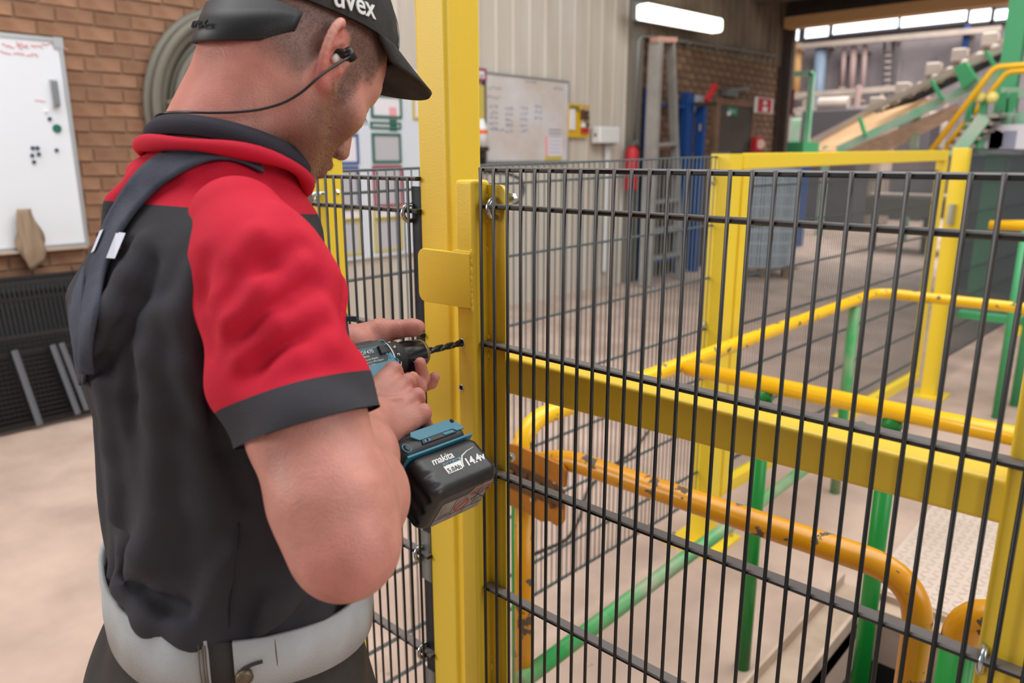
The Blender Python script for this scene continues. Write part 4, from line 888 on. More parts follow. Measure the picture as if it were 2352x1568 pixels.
# ------------------------------------------------------------------ soft shapes: smooth unions of limbs, meshed with surface nets
class Field:
    def __init__(s, lo, hi, h):
        s.lo = np.array(lo, float); s.h = h; s.n = np.ceil((np.array(hi)-s.lo)/h).astype(int)+1
        s.D = np.full(s.n, 1.0, np.float32)
    def sub(s, lo, hi):
        i0 = np.maximum(np.floor((np.array(lo)-s.lo)/s.h).astype(int), 0); i1 = np.minimum(np.ceil((np.array(hi)-s.lo)/s.h).astype(int)+1, s.n)
        if np.any(i1 <= i0): return None, None
        sl = tuple(slice(a, b) for a, b in zip(i0, i1))
        ax = [(s.lo[k]+s.h*np.arange(i0[k], i1[k])).astype(np.float32) for k in range(3)]
        return sl, np.meshgrid(*ax, indexing='ij')
    def op(s, lo, hi, fn, k=.01, mode='add'):
        m = k+4*s.h; sl, g = s.sub(np.array(lo)-m, np.array(hi)+m)
        if sl is None: return s
        b = fn(*g).astype(np.float32); a = s.D[sl]
        if mode == 'add':
            if k > 0: t = np.clip(.5+.5*(a-b)/k, 0, 1); s.D[sl] = a+(b-a)*t-k*t*(1-t)
            else: s.D[sl] = np.minimum(a, b)
        else:
            if k > 0: t = np.clip(.5-.5*(a+b)/k, 0, 1); s.D[sl] = a+(-b-a)*t+k*t*(1-t)
            else: s.D[sl] = np.maximum(a, -b)
        return s
    def cone(s, a, b, ra, rb, k=.01, mode='add'):
        a = np.array(a, float); b = np.array(b, float); d = b-a; L2 = d@d; r = max(ra, rb)
        def fn(x, y, z):
            px, py, pz = x-a[0], y-a[1], z-a[2]; t = np.clip((px*d[0]+py*d[1]+pz*d[2])/L2, 0, 1)
            return np.sqrt((px-t*d[0])**2+(py-t*d[1])**2+(pz-t*d[2])**2)-(ra+t*(rb-ra))
        return s.op(np.minimum(a, b)-r, np.maximum(a, b)+r, fn, k, mode)
    def chain(s, pts, rad, k=.01):
        for i in range(len(pts)-1): s.cone(pts[i], pts[i+1], rad[i], rad[i+1], k)
        return s
    def ball(s, c, r, k=.01, mode='add'): return s.cone(c, np.array(c)+V3(0, 0, 1e-4), r, r, k, mode)
    def ell(s, c, ax, r, k=.01, mode='add', p=2.):
        c = np.array(c, float); A = [unit(q) for q in ax]; R = max(r)
        def fn(x, y, z):
            P = (x-c[0], y-c[1], z-c[2]); u = [(P[0]*q[0]+P[1]*q[1]+P[2]*q[2])/rr for q, rr in zip(A, r)]
            if p == 2.:
                k0 = np.sqrt(u[0]**2+u[1]**2+u[2]**2)+1e-6; k1 = np.sqrt((u[0]/r[0])**2+(u[1]/r[1])**2+(u[2]/r[2])**2)+1e-6
                return k0*(k0-1)/k1
            k0 = (abs(u[0])**p+abs(u[1])**p+abs(u[2])**p)**(1/p); return (k0-1)*min(r)
        return s.op(c-R, c+R, fn, k, mode)
    def rbox(s, c, ax, hs, rad, k=.0, mode='add'):
        c = np.array(c, float); A = [unit(q) for q in ax]; R = np.linalg.norm(hs)
        def fn(x, y, z):
            P = (x-c[0], y-c[1], z-c[2]); q = [abs(P[0]*a[0]+P[1]*a[1]+P[2]*a[2])-(hh-rad) for a, hh in zip(A, hs)]
            return np.sqrt(sum(np.maximum(v, 0)**2 for v in q))+np.minimum(np.maximum(np.maximum(q[0], q[1]), q[2]), 0)-rad
        return s.op(c-R, c+R, fn, k, mode)
    def loft(s, slices, ax, bx, k=.01, p=2.3):
        """stack of level super-ellipses: (z, cx, cy, half a, half b)"""
        S = np.array(slices, float); S = S[np.argsort(S[:, 0])]; ax = np.array(ax); bx = np.array(bx); R = S[:, 3:5].max()
        def fn(x, y, z):
            zz = z[0, 0, :]; I = lambda j: np.interp(zz, S[:, 0], S[:, j]).astype(np.float32)[None, None, :]
            dx, dy = x-I(1), y-I(2); a, b = I(3), I(4)
            u = abs(dx*ax[0]+dy*ax[1])/a; v = abs(dx*bx[0]+dy*bx[1])/b
            r = ((u**p+v**p)**(1/p)-1)*np.minimum(a, b)*1.15
            return np.maximum(np.maximum(r, z-S[-1, 0]), S[0, 0]-z)
        lo = V3(S[:, 1].min()-R, S[:, 2].min()-R, S[0, 0]); hi = V3(S[:, 1].max()+R, S[:, 2].max()+R, S[-1, 0])
        return s.op(lo, hi, fn, k)
    def warp(s, fn, lo=None, hi=None):
        """add a small displacement field (folds) to the distance"""
        sl, g = s.sub(s.lo if lo is None else lo, s.lo+s.h*s.n if hi is None else hi); s.D[sl] += fn(*g).astype(np.float32); return s
    def mesh(s):
        D = s.D; ins = D < 0; c = np.zeros(tuple(np.array(D.shape)-1), np.int8)
        for i in (0, 1):
            for j in (0, 1):
                for k in (0, 1): c += ins[i:D.shape[0]-1+i, j:D.shape[1]-1+j, k:D.shape[2]-1+k]
        act = np.argwhere((c > 0) & (c < 8)); idx = -np.ones(c.shape, np.int32); idx[tuple(act.T)] = np.arange(len(act))
        co = [(i, j, k) for i in (0, 1) for j in (0, 1) for k in (0, 1)]
        val = np.stack([D[act[:, 0]+i, act[:, 1]+j, act[:, 2]+k] for i, j, k in co], 1)
        acc = np.zeros((len(act), 3)); cnt = np.zeros(len(act))
        for a in range(8):
            for b in range(a+1, 8):
                if sum(abs(np.array(co[a])-co[b])) != 1: continue
                va, vb = val[:, a], val[:, b]; m = (va < 0) != (vb < 0); t = np.where(m, va/np.where(m, va-vb, 1), 0)
                pos = np.array(co[a])+t[:, None]*(np.array(co[b])-np.array(co[a])); acc += pos*m[:, None]; cnt += m
        V = s.lo+s.h*(act+acc/cnt[:, None]); F = []
        for ax in range(3):
            o1, o2 = [(1, 2), (2, 0), (0, 1)][ax]; sh = list(D.shape); sh[ax] -= 1
            A = ins[tuple(slice(0, sh[q]) if q == ax else slice(None) for q in range(3))]; B = ins[tuple(slice(1, None) if q == ax else slice(None) for q in range(3))]
            e = np.argwhere(A != B); e = e[(e[:, o1] > 0) & (e[:, o2] > 0) & (e[:, o1] < D.shape[o1]-1) & (e[:, o2] < D.shape[o2]-1)]
            fl = A[tuple(e.T)]
            q = []
            for d1, d2 in ((-1, -1), (0, -1), (0, 0), (-1, 0)):
                p = e.copy(); p[:, o1] += d1; p[:, o2] += d2; q.append(idx[tuple(p.T)])
            q = np.stack(q, 1); q[~fl] = q[~fl][:, ::-1]; F.append(q)
        return V, np.concatenate(F)
def np_mesh(name, V, F, m, parent=None, smooth=True):
    me = bpy.data.meshes.new(name); me.vertices.add(len(V)); me.vertices.foreach_set('co', np.asarray(V, np.float32).ravel())
    k = F.shape[1]; me.loops.add(F.size); me.loops.foreach_set('vertex_index', F.astype(np.int32).ravel())
    me.polygons.add(len(F)); me.polygons.foreach_set('loop_start', np.arange(0, F.size, k, dtype=np.int32)); me.polygons.foreach_set('loop_total', np.full(len(F), k, np.int32))
    me.update(calc_edges=True); me.validate()
    if smooth: me.polygons.foreach_set('use_smooth', [True]*len(me.polygons))
    return link_mesh(name, me, m, parent)
def relax(V, F, it=2, w=.5):
    n = len(V)
    for _ in range(it):
        acc = np.zeros((n, 3)); cnt = np.zeros(n)
        for a, b in ((0, 1), (1, 2), (2, 3), (3, 0)):
            for i, j in ((a, b), (b, a)):
                for q in range(3): acc[:, q] += np.bincount(F[:, i], V[F[:, j], q], n)
                cnt += np.bincount(F[:, i], minlength=n)
        V = V+(acc/np.maximum(cnt, 1)[:, None]-V)*w
    return V
def cut(V, F, p, n):
    """split a quad mesh by a plane into (side the normal points to, other side), with a clean edge"""
    me = bpy.data.meshes.new('cut'); me.from_pydata([tuple(v) for v in V], [], [tuple(f) for f in F.tolist()])
    bm = bmesh.new(); bm.from_mesh(me); bpy.data.meshes.remove(me)
    bmesh.ops.bisect_plane(bm, geom=bm.verts[:]+bm.edges[:]+bm.faces[:], plane_co=Vector(p), plane_no=Vector(n), dist=1e-6)
    bm.verts.index_update(); out = []
    P, N = np.array(p, float), np.array(n, float)
    for sgn in (1, -1):
        mp = {}; vs = []; fs = []
        for f in bm.faces:
            if sgn*((np.array(f.calc_center_median())-P)@N) <= 0: continue
            q = []
            for v in f.verts:
                if v.index not in mp: mp[v.index] = len(vs); vs.append(tuple(v.co))
                q.append(mp[v.index])
            fs.append(tuple(q))
        out.append((vs, fs))
    bm.free(); return out
def poly_obj(name, vs, fs, m, parent, smooth=True):
    me = bpy.data.meshes.new(name); me.from_pydata(vs, [], fs); 
    if smooth: me.polygons.foreach_set('use_smooth', [True]*len(me.polygons))
    return link_mesh(name, me, m, parent)
# ------------------------------------------------------------------ cordless drill
DA = math.radians(33); HV = V3(math.cos(DA), 0, -math.sin(DA)); SV = V3(math.sin(DA), 0, math.cos(DA)); YV = V3(0, 1, 0)
def dp(t, hh=0., ss=0.): return HOLE-YV*t+HV*hh+SV*ss
M['drill_black'] = mat('matt_black_rubber', (34, 35, 38), .5, var=(70, 70, 72), var_scale=25, var_amt=.35)
M['drill_blue'] = mat('teal_blue_plastic', (36, 118, 142), .42, var=(90, 120, 126), var_scale=18, var_amt=.3)
M['chuck_black'] = mat('black_chuck_plastic', (26, 26, 28), .3)
M['tan_ring'] = mat('dull_brass_ring', (150, 132, 96), .4, .6)
M['bit_steel'] = mat('dark_drill_steel', (66, 70, 74), .25, .9)
M['print_white'] = mat('white_print', (226, 226, 222), .5)
M['battery_black'] = mat('black_battery_plastic', (20, 20, 22), .36, var=(66, 64, 62), var_scale=22, var_amt=.4)
M['label_grey'] = mat('dark_label', (58, 68, 74), .5)
M['purple_led'] = mat('purple_tinted_slot', (62, 44, 104), .4)
dl = thing('cordless_drill', 'black and teal cordless drill in the right hand, its bit entering the gate post', 'drill', tuple(dp(.17)))
# twist bit
mb = MB(); nz, nr = 60, 20; vs = []
for i in range(nz+1):
    t = .09-(.09+.012)*i/nz; tw = i/nz*math.pi*5.0
    for k in range(nr):
        a = 2*math.pi*k/nr; r = .0050-.0017*max(0, math.cos(2*a))**1.2
        vs.append(dp(t, r*math.cos(a+tw), r*math.sin(a+tw)))
mb.add(vs, [(i*nr+k, i*nr+(k+1) % nr, (i+1)*nr+(k+1) % nr, (i+1)*nr+k) for i in range(nz) for k in range(nr)]+[tuple(nz*nr+k for k in range(nr))])
o = obj('drill_bit', mb, M['bit_steel'], dl); sharp(o, 35)
def lathe(name, prof, m, n=40, rib=None, ang=40):
    mb = MB(); vs = []
    for t, r in prof:
        for k in range(n):
            a = 2*math.pi*k/n; rr = r-(rib(k, t) if rib else 0); vs.append(dp(t, rr*math.cos(a), rr*math.sin(a)))
    m_ = len(prof); fs = [(i*n+k, i*n+(k+1) % n, (i+1)*n+(k+1) % n, (i+1)*n+k) for i in range(m_-1) for k in range(n)]+[tuple(range(n)), tuple((m_-1)*n+k for k in range(n))]
    o = obj(name, mb.add(vs, fs), m, dl); return sharp(o, ang)
lathe('chuck_nose', [(.0735, .006), (.0735, .0125), (.078, .0165), (.080, .0165)], M['bit_steel'])
lathe('nose_ring', [(.0765, .012), (.0765, .0175), (.080, .0195), (.0835, .0195), (.0835, .01)], M['tan_ring'])
lathe('chuck_sleeve', [(.083, .012), (.083, .0196), (.086, .0205), (.109, .0222), (.112, .0212), (.1225, .0212), (.1225, .012)], M['chuck_black'], 72,
      lambda k, t: .0016 if (k % 9 in (0, 1, 2)) and .085 < t < .11 else 0)
lathe('torque_collar', [(.122, .012), (.122, .0238), (.125, .0248), (.146, .0268), (.146, .012)], M['drill_black'], 60, lambda k, t: .0008 if (k % 5 == 0) and .1245 < t < .14 else 0)
lathe('white_ring', [(.146, .02), (.146, .0298), (.1488, .0312), (.1488, .02)], M['print_white'])
# numerals round the collar
for tx, ang in (('1', 112), ('3', 88), ('5', 62), ('7', 36), ('9', 10)):
    a = math.radians(ang); rad = HV*math.cos(a)+SV*math.sin(a); tan = -(-HV*math.sin(a)+SV*math.cos(a))
    b = dp(.1440)+rad*.0274+tan*(-.0030)
    obj('numeral', text_mb(tx, b, tan, YV*.98, .0115, .0005), M['print_white'], dl)
# housing
def fld(pts, m, h): P = np.array(pts); return Field(P.min(0)-m, P.max(0)+m, h)
f = fld([dp(.25), dp(.14)], .055, .0016)
f.cone(dp(.1485), dp(.236), .0292, .0300, .004); f.rbox(dp(.19, .006, 0), (YV, HV, SV), (.036, .03, .0265), .009, .006)
f.rbox(dp(.176, 0, .029), (YV, HV, SV), (.022, .012, .005), .004, .003)
V, F = f.mesh(); o = np_mesh('housing', V, F, M['drill_black'], dl)
f = fld([dp(.2, .14), dp(.16, 0)], .04, .0016)
f.rbox(dp(.183, .08), (YV+HV*.12, HV-YV*.12, SV), (.0185, .074, .0165), .012, .006)
V, F = f.mesh(); np_mesh('handle', V, F, M['drill_black'], dl)
obj('trigger', MB().obox(dp(.158, .042), YV, HV, SV, (.008, .016, .0075)), M['chuck_black'], dl, bevel=.003)
q1 = unit(SV*.93+HV*.37); q2 = unit(np.cross(YV, q1))      # side of the housing that faces up and out
if q2 @ HV > 0: q2 = -q2
def on_side(t, u, off=.0005, r=.0325): return dp(t)+q1*r+q2*u+q1*off
lab = obj('rating_label', MB().prism([on_side(.205, -.013, .001), on_side(.166, -.013, .001), on_side(.160, -.004, .001), on_side(.166, .011, .001), on_side(.205, .011, .001)], q1*.0012), M['label_grey'], dl, bevel=.0004)
obj('label_edge', MB().prism([on_side(.208, -.0155, 0), on_side(.163, -.0155, 0), on_side(.156, -.004, 0), on_side(.163, .0135, 0), on_side(.208, .0135, 0)], q1*.0012), M['drill_blue'], dl)
for tx, u, sz in (('DDF470', .0052, .0072), ('1400min', .0008, .0042), ('Makita Jan-Baptist', -.0035, .0036), ('Vinkstraat 2, 3070, Belgium', -.0074, .0030), ('Made in China', -.0112, .0032)):
    obj('print_line', text_mb(tx, on_side(.2035 if sz > .005 else .202, u, .0023), YV, q2, sz, .0001), M['print_white'], lab)
obj('rib_block', MB().obox(on_side(.166, .006, .003), YV, q2, q1, (.005, .006, .003)), M['drill_black'], dl, bevel=.0012)
# teal side shells with screw holes
def side_panel(name, pts, r, th=.003, m='drill_blue'):
    return obj(name, MB().prism([dp(t)+HV*hh+SV*r for t, hh in pts], SV*th), M[m], dl, bevel=.0012)
sp = side_panel('teal_shell', [(.152, .018), (.150, .034), (.160, .046), (.185, .050), (.215, .046), (.222, .030), (.200, .024), (.175, .020)], .0235, .005)
obj('screw_hole', MB().cyl(dp(.178, .036, .0284), dp(.178, .036, .0289), .0042, 14), M['hole'], dl)
obj('teal_stripe', MB().prism([on_side(.196, -.0165, .0), on_side(.190, -.0165, .0), on_side(.196, -.031, -.008), on_side(.202, -.031, -.008)], q1*.003), M['drill_blue'], dl)
obj('teal_stripe', MB().obox(dp(.153, .012, .0262), YV, HV, SV, (.003, .008, .0018)), M['drill_blue'], dl)
for (t, hh, ss) in ((.156, -.006, .0325), (.153, .024, .0272)):
    obj('teal_boss', MB().cyl(dp(t, hh, ss-.004), dp(t, hh, ss), .0058, 16), M['drill_black'], dl); obj('teal_boss', MB().tube([dp(t, hh+.0046*math.cos(a), ss+.0003)+YV*.0046*math.sin(a) for a in np.linspace(0, 2*math.pi, 17)], .0011, 6), M['drill_blue'], dl, smooth=True)
obj('led_slot', MB().obox(dp(.10, .0205, .004), YV, SV, HV, (.012, .006, .002)), M['purple_led'], dl)
# foot of the handle
_dp0 = dp
HSH = .0190
def dp(t, hh=0., ss=0.): return _dp0(t, hh+HSH, ss)
FT = .190
f = fld([dp(FT+.06, .11), dp(FT-.06, .2)], .045, .0016)
f.rbox(dp(FT+.002, .139), (YV, HV, SV), (.050, .0125, .0355), .011, 0); f.rbox(dp(FT+.012, .124), (YV, HV, SV), (.030, .016, .025), .012, .012)
V, F = f.mesh(); np_mesh('handle_foot', V, F, M['drill_black'], dl)
S1 = .0355
def foot(name, pts, m, r=S1, th=.0016, par=None, bv=.0005): return obj(name, MB().prism([dp(FT-y, hh)+SV*(r-.0006) for y, hh in pts], SV*th), M[m], par or dl, bevel=bv)
foot('teal_top_plate', [(-.030, .1275), (-.026, .1215), (.034, .1215), (.042, .127), (.046, .137), (.046, .1405), (.034, .1405), (.030, .136), (-.022, .136)], 'drill_blue', S1, .0022)
foot('dark_band', [(-.020, .1365), (.022, .1365), (.030, .1375), (.032, .1425), (-.022, .1425)], 'drill_black', S1, .0026)
foot('teal_button', [(.010, .1375), (.028, .1375), (.028, .1415), (.014, .1415)], 'drill_blue', S1, .0034)
foot('teal_screw_plate', [(-.018, .1375), (-.009, .1375), (-.009, .1418), (-.018, .1418)], 'drill_blue', S1, .0032)
obj('screw_hole', MB().cyl(dp(FT+.0135, .1397, S1+.0022), dp(FT+.0135, .1397, S1+.0030), .0016, 12), M['hole'], dl)
obj('screw_hole', MB().cyl(dp(FT-.037, .1255, S1+.0010), dp(FT-.037, .1255, S1+.0019), .0030, 12), M['hole'], dl)
ring = [dp(FT+.043, .139+.0058*math.cos(a), S1-.0008)-YV*.0052*math.sin(a) for a in np.linspace(0, 2*math.pi, 21)]
obj('teal_ring', MB().tube(ring, .0009, 6), M['drill_blue'], dl, smooth=True); obj('screw_hole', MB().cyl(dp(FT+.043, .139, S1-.0012), dp(FT+.043, .139, S1-.0004), .0050, 16), M['hole'], dl)
# battery
BT = thing('battery', '', '') if False else None
B0, B1 = .1515, .2115
f = fld([dp(FT+.06, .11), dp(FT-.06, .2)], .045, .0016)
f.rbox(dp(FT+.0, (B0+B1)/2), (YV, HV, SV), (.0525, (B1-B0)/2, .0375), .0135, 0)
for k in range(3): f.cone(dp(FT+.0545, B0+.012, -.022+k*.020), dp(FT+.0535, B1-.012, -.022+k*.020), .0056, .0056, .003, 'sub')
for k in range(2): f.cone(dp(FT+.050+.002*k, B1-.012-.018*k, .037), dp(FT+.036, B1-.012-.018*k, .0415), .0045, .003, .003, 'sub')
V, F = f.mesh(); bat = np_mesh('battery', V, F, M['battery_black'], dl)
obj('teal_seam', MB().obox(dp(FT, .1512), YV, HV, SV, (.0515, .0016, .0366)), M['drill_blue'], dl, bevel=.001)
SB = .0377
def btext(t, y, hh, size, depth=.0002, m='print_white', shear=0., bold=0., sp=1., name='lettering'): return obj(name, text_mb(t, dp(FT-y, hh)+SV*SB, YV, -HV, size, depth, shear, bold, sp), M[m], bat)
btext('makita', -.030, .1735, .0135, .0002, bold=.012, shear=.2, sp=.92)
pn = obj('capacity_panel', MB().prism([dp(FT-y, hh)+SV*(SB-.0003) for y, hh in ((-.020, .1800), (.007, .1800), (.004, .1890), (.002, .1910), (-.020, .1910))], SV*.0006), M['print_white'], bat)
obj('lithium_strip', MB().prism([dp(FT-y, hh)+SV*(SB-.0003) for y, hh in ((-.019, .1760), (.009, .1760), (.009, .1797), (-.019, .1797))], SV*.0006), mat('teal_print', (120, 160, 170), .5), bat)
btext('LITHIUM-ION', -.0185, .1795, .0042, .0007, 'ink')
btext('5.0Ah', -.0185, .1900, .0085, .0010, 'chuck_black')
btext('14.4v', .0095, .1905, .0145, .0002, bold=.03, shear=.15, sp=1.0)
obj('swoosh', MB().tube([dp(FT-.004, .190)+SV*SB, dp(FT-.007, .183)+SV*SB, dp(FT-.013, .1755)+SV*SB, dp(FT-.024, .1717)+SV*SB, dp(FT-.036, .170)+SV*SB], [.0012, .0014, .001, .0006, .0003], 6), M['print_white'], bat)
# warning sticker on the underside
HB = B1+.0001
st_ = obj('warning_sticker', MB().prism([dp(FT-y, HB)+SV*ss for y, ss in ((-.034, -.030), (.044, -.030), (.044, .022), (.014, .022), (.008, .012), (-.034, .012))], HV*.0004), mat('scuffed_sticker', (150, 142, 130), .7, var=(80, 74, 68), var_scale=60, var_amt=.7), bat)
red = mat('red_print', (170, 60, 52), .6)
def circ(y, ss, r, m): return obj('warning_mark', MB().tube([dp(FT-y, HB+.0005)+YV*r*math.cos(a)+SV*(ss+r*math.sin(a)) for a in np.linspace(0, 2*math.pi, 21)], .0007, 5), m, bat)
circ(.004, -.006, .0105, red); obj('warning_mark', MB().bar(dp(FT-.004, HB+.0006, -.006)-YV*.007-SV*.007, dp(FT-.004, HB+.0006, -.006)+YV*.007+SV*.007, .0016, .0008, HV), red, bat)
circ(.018, .012, .0055, red); circ(.036, .012, .0055, red)
for (y0, s0, y1, s1) in ((-.034, -.018, .044, -.018), (.026, -.018, .026, .022), (-.010, -.018, -.010, .010)): obj('rule_line', MB().bar(dp(FT-y0, HB+.0005, s0), dp(FT-y1, HB+.0005, s1), .0006, .0006, HV), M['ink'], bat)
obj('warning_mark', MB().tube([dp(FT-.018, HB+.0006, -.004), dp(FT-.042, HB+.0006, .010), dp(FT-.042, HB+.0006, -.010), dp(FT-.018, HB+.0006, .010)], .0006, 5), M['ink'], bat)
obj('print_line', text_mb('Li-ion', dp(FT+.030, HB+.0004, -.016), YV, SV, .008, .0001), M['ink'], bat)

dp = _dp0
# ------------------------------------------------------------------ the man
GV = unit(V3(.30, .954, 0)); RV = unit(V3(.954, -.30, 0))        # the way the chest faces, and his right
man = thing('person', 'man in red and charcoal work shirt and black cap, bending to drill the post', 'person', (-.065, -.38, 0))
# --- pose
EARO = V3(-.014, -.282, .116+H0)
def frame(yaw, pitch, roll):
    F = V3(math.cos(pitch)*math.cos(yaw), math.cos(pitch)*math.sin(yaw), -math.sin(pitch)); r = V3(math.sin(yaw), -math.cos(yaw), 0); U = np.cross(r, F)
    c, s = math.cos(roll), math.sin(roll); return F, c*r+s*U, c*U-s*r
HF, HR, HU = frame(math.radians(98), math.radians(41), math.radians(-4))
def hp_(f, r, u): return EARO+HF*f+HR*r+HU*u
HAX = (HF, HR, HU)
NECK = at_d(505, 345, .80)
SH_R = at_d(586, 562, .685); ELB_R = at_d(791, 1246, .635); WR_R = dp(.247, .098, .020)
SH_L = V3(-.25, -.32, 1.47); ELB_L = V3(-.27, -.17, 1.24); WR_L = at_d(812, 796, 1.03)
# --- skin: head and neck
f = Field(EARO-V3(.17, .20, .19), EARO+V3(.16, .19, .20), .002)
f.ell(hp_(-.000, 0, .047), HAX, (.093, .078, .084), .0)
f.ell(hp_(.034, 0, .046), HAX, (.066, .060, .050), .02); f.ell(hp_(-.028, 0, .004), HAX, (.058, .066, .058), .03)
f.ell(hp_(.040, 0, -.010), HAX, (.056, .062, .075), .03)
f.ell(hp_(.052, 0, -.060), HAX, (.044, .044, .046), .025)
f.ball(hp_(.084, 0, -.098), .018, .02)
for sd in (1, -1):
    f.chain([hp_(.004, sd*.062, -.030), hp_(.020, sd*.059, -.066), hp_(.070, sd*.026, -.100)], [.017, .017, .016], .025)
    f.ball(hp_(.062, sd*.046, -.012), .022, .02); f.cone(hp_(.088, sd*.012, .034), hp_(.070, sd*.050, .034), .012, .010, .014)
    f.ell(hp_(.097, sd*.031, .012), HAX, (.016, .017, .012), .012, 'sub')
    f.ball(hp_(.077, sd*.031, .012), .0135, .004); f.ell(hp_(.083, sd*.031, .0165), HAX, (.010, .0145, .0085), .004)
    f.ball(hp_(.105, sd*.0105, -.029), .0072, .006); f.ball(hp_(.1135, sd*.006, -.036), .0032, .002, 'sub')
f.cone(hp_(.094, 0, .024), hp_(.1165, 0, -.022), .0085, .0098, .012)
f.cone(hp_(.098, .018, -.056), hp_(.098, -.018, -.056), .0065, .0065, .008); f.cone(hp_(.096, .016, -.068), hp_(.096, -.016, -.068), .0075, .0075, .008)
f.cone(hp_(.101, .020, -.0625), hp_(.101, -.020, -.0625), .0018, .0018, .003, 'sub')
f.cone(hp_(-.016, .0, -.020), NECK+GV*.012+V3(0, 0, .005), .060, .066, .03)
f.cone(hp_(-.030, .024, -.026), NECK+RV*.028-GV*.012, .032, .038, .03); f.cone(hp_(-.030, -.024, -.026), NECK-RV*.028-GV*.012, .032, .038, .03)
f.cone(hp_(.0, .062, -.038), NECK+RV*.02+GV*.065, .018, .018, .03)          # neck muscle below the ear
def ear(sd):
    a = math.radians(14); eu = unit(HU*math.cos(a)-HF*math.sin(a)); eo = unit(HR*sd*.42-HF*.91); ef = unit(np.cross(eo, eu)); base = hp_(-.002, sd*.078, -.001)
    c = base+eo*.005+HR*sd*.002
    f.ell(c+eu*.002-HF*.001, (eo, eu, ef), (.0185, .031, .0060), .008)
    rim = [base+HF*.006+eu*.012+HR*sd*.003]
    for t in np.linspace(35, 305, 22):
        q = math.radians(t); rx = .0175*math.sin(q)-.002 if t < 180 else .0175*math.sin(q)*.3-.002
        up_ = .034*math.cos(q) if t < 180 else .031*math.cos(q)
        if t < 200: rim.append(c+eu*(.0355*math.cos(q)+.001)+eo*(.0215*math.sin(q))+HR*sd*.0025)
    f.chain(rim, [.003]+[.0043]*(len(rim)-1), .003)
    f.ball(c-eu*.031-HF*-.002+eo*.004, .0085, .008)                          # lobe
    f.ell(c+eu*.001+eo*.002+HR*sd*.006+HF*.004, (eo, eu, ef), (.0125, .0185, .0085), .003, 'sub')
    f.ell(c+eu*.018+eo*.006+HR*sd*.006, (eo, eu, ef), (.0095, .0095, .0065), .003, 'sub')
    f.ball(base+HF*.008-eu*.004+HR*sd*.003, .0052, .006)
ear(1); ear(-1)
Vh, Fh = f.mesh(); Vh = relax(Vh, Fh, 1, .4)
keep = None
# --- skin: right arm and hand closed round the drill handle
f = fld([ELB_R, WR_R, SH_R*.35+ELB_R*.65, dp(.10, .08), dp(.2, .05, .07)], .075, .002)
UA = SH_R+(ELB_R-SH_R)*.46
f.chain([UA-RV*.022, SH_R+(ELB_R-SH_R)*.64-RV*.011, SH_R+(ELB_R-SH_R)*.86, ELB_R], [.045, .049, .0485, .043], .02)
ax = unit(ELB_R-SH_R); fd = unit(WR_R-ELB_R)
f.ball(ELB_R-fd*.010+ax*.004, .034, .02)
f.chain([ELB_R+fd*.01, ELB_R+(WR_R-ELB_R)*.30, ELB_R+(WR_R-ELB_R)*.65, WR_R], [.040, .0465, .037, .0285], .025)
f.cone(ELB_R+ax*-.05+fd*.02, ELB_R+(WR_R-ELB_R)*.35+RV*.012, .03, .034, .03)
GC = dp(.18, .08, .01)
GR = lambda t, hh, ss: GC+(dp(t+.024, hh+.018, ss-.004)-GC)*1.10
# palm: from the wrist along the upper and rear side of the handle
kn = [GR(.150, .030, .034), GR(.147, .052, .036), GR(.149, .074, .035), GR(.154, .095, .032)]        # knuckles index..little
heel = [GR(.212, .060, .026), GR(.214, .075, .026), GR(.215, .090, .025), GR(.214, .102, .022)]
for i in range(4): f.cone(heel[i], kn[i], .0178, .0122, .012)
f.cone(WR_R, (heel[1]+heel[2])/2, .0275, .022, .02); f.cone(GR(.205, .07, .012), GR(.17, .07, .024), .018, .014, .014)
for i in range(4): f.ball(kn[i]+SV*.0035, .0112, .004)
lens_ = [(.040, .026, .02), (.044, .028, .021), (.041, .026, .02), (.033, .021, .018)]
fing = [[kn[0], GR(.128, .036, .012), GR(.136, .040, -.010), GR(.152, .040, -.016)], [kn[1], GR(.132, .058, .010), GR(.140, .060, -.016), GR(.160, .062, -.024)],
        [kn[2], GR(.134, .080, .010), GR(.142, .082, -.016), GR(.163, .083, -.023)], [kn[3], GR(.140, .100, .009), GR(.148, .101, -.013), GR(.165, .101, -.020)]]
for ch, r0 in zip(fing, (.0108, .0111, .0105, .0095)): f.chain(ch, [r0, r0*.96, r0*.86, r0*.76], .004)
f.chain([heel[0]-SV*.012, GR(.198, .034, -.004), GR(.172, .030, -.022), GR(.150, .034, -.027)], [.017, .0125, .0110, .0090], .010)   # thumb round the far side
for i in range(3): f.cone(kn[i]*.55+heel[i]*.45+SV*.0095, kn[i]+SV*.0085, .0018, .0022, .008)                                  # tendons
f.chain([GR(.225, .085, .047), GR(.20, .07, .0445), GR(.175, .075, .045)], [.0016, .0018, .0014], .007)                              # vein
for i in range(3):      # clefts between the knuckles and fingers
    ka = (kn[i]+kn[i+1])/2; f1 = (fing[i][1]+fing[i+1][1])/2; f2 = (fing[i][2]+fing[i+1][2])/2
    f.cone(ka*.72+(heel[i]+heel[i+1])/2*.28+SV*.0165, ka+SV*.0125, .0010, .0030, .006, 'sub'); f.cone(ka+SV*.0125, f1+YV*.010, .0030, .0026, .004, 'sub'); f.cone(f1+YV*.010, f2+YV*.008, .0026, .0022, .004, 'sub')
for q0_, q1_ in (((WR_R+SV*.030-HV*.012), (WR_R+SV*.029+HV*.016)), (WR_R-fd*.008+SV*.030-HV*.010, WR_R-fd*.008+SV*.030+HV*.014)): f.cone(q0_, q1_, .0012, .0012, .004, 'sub')
Va, Fa = f.mesh(); Va = relax(Va, Fa, 1, .4)
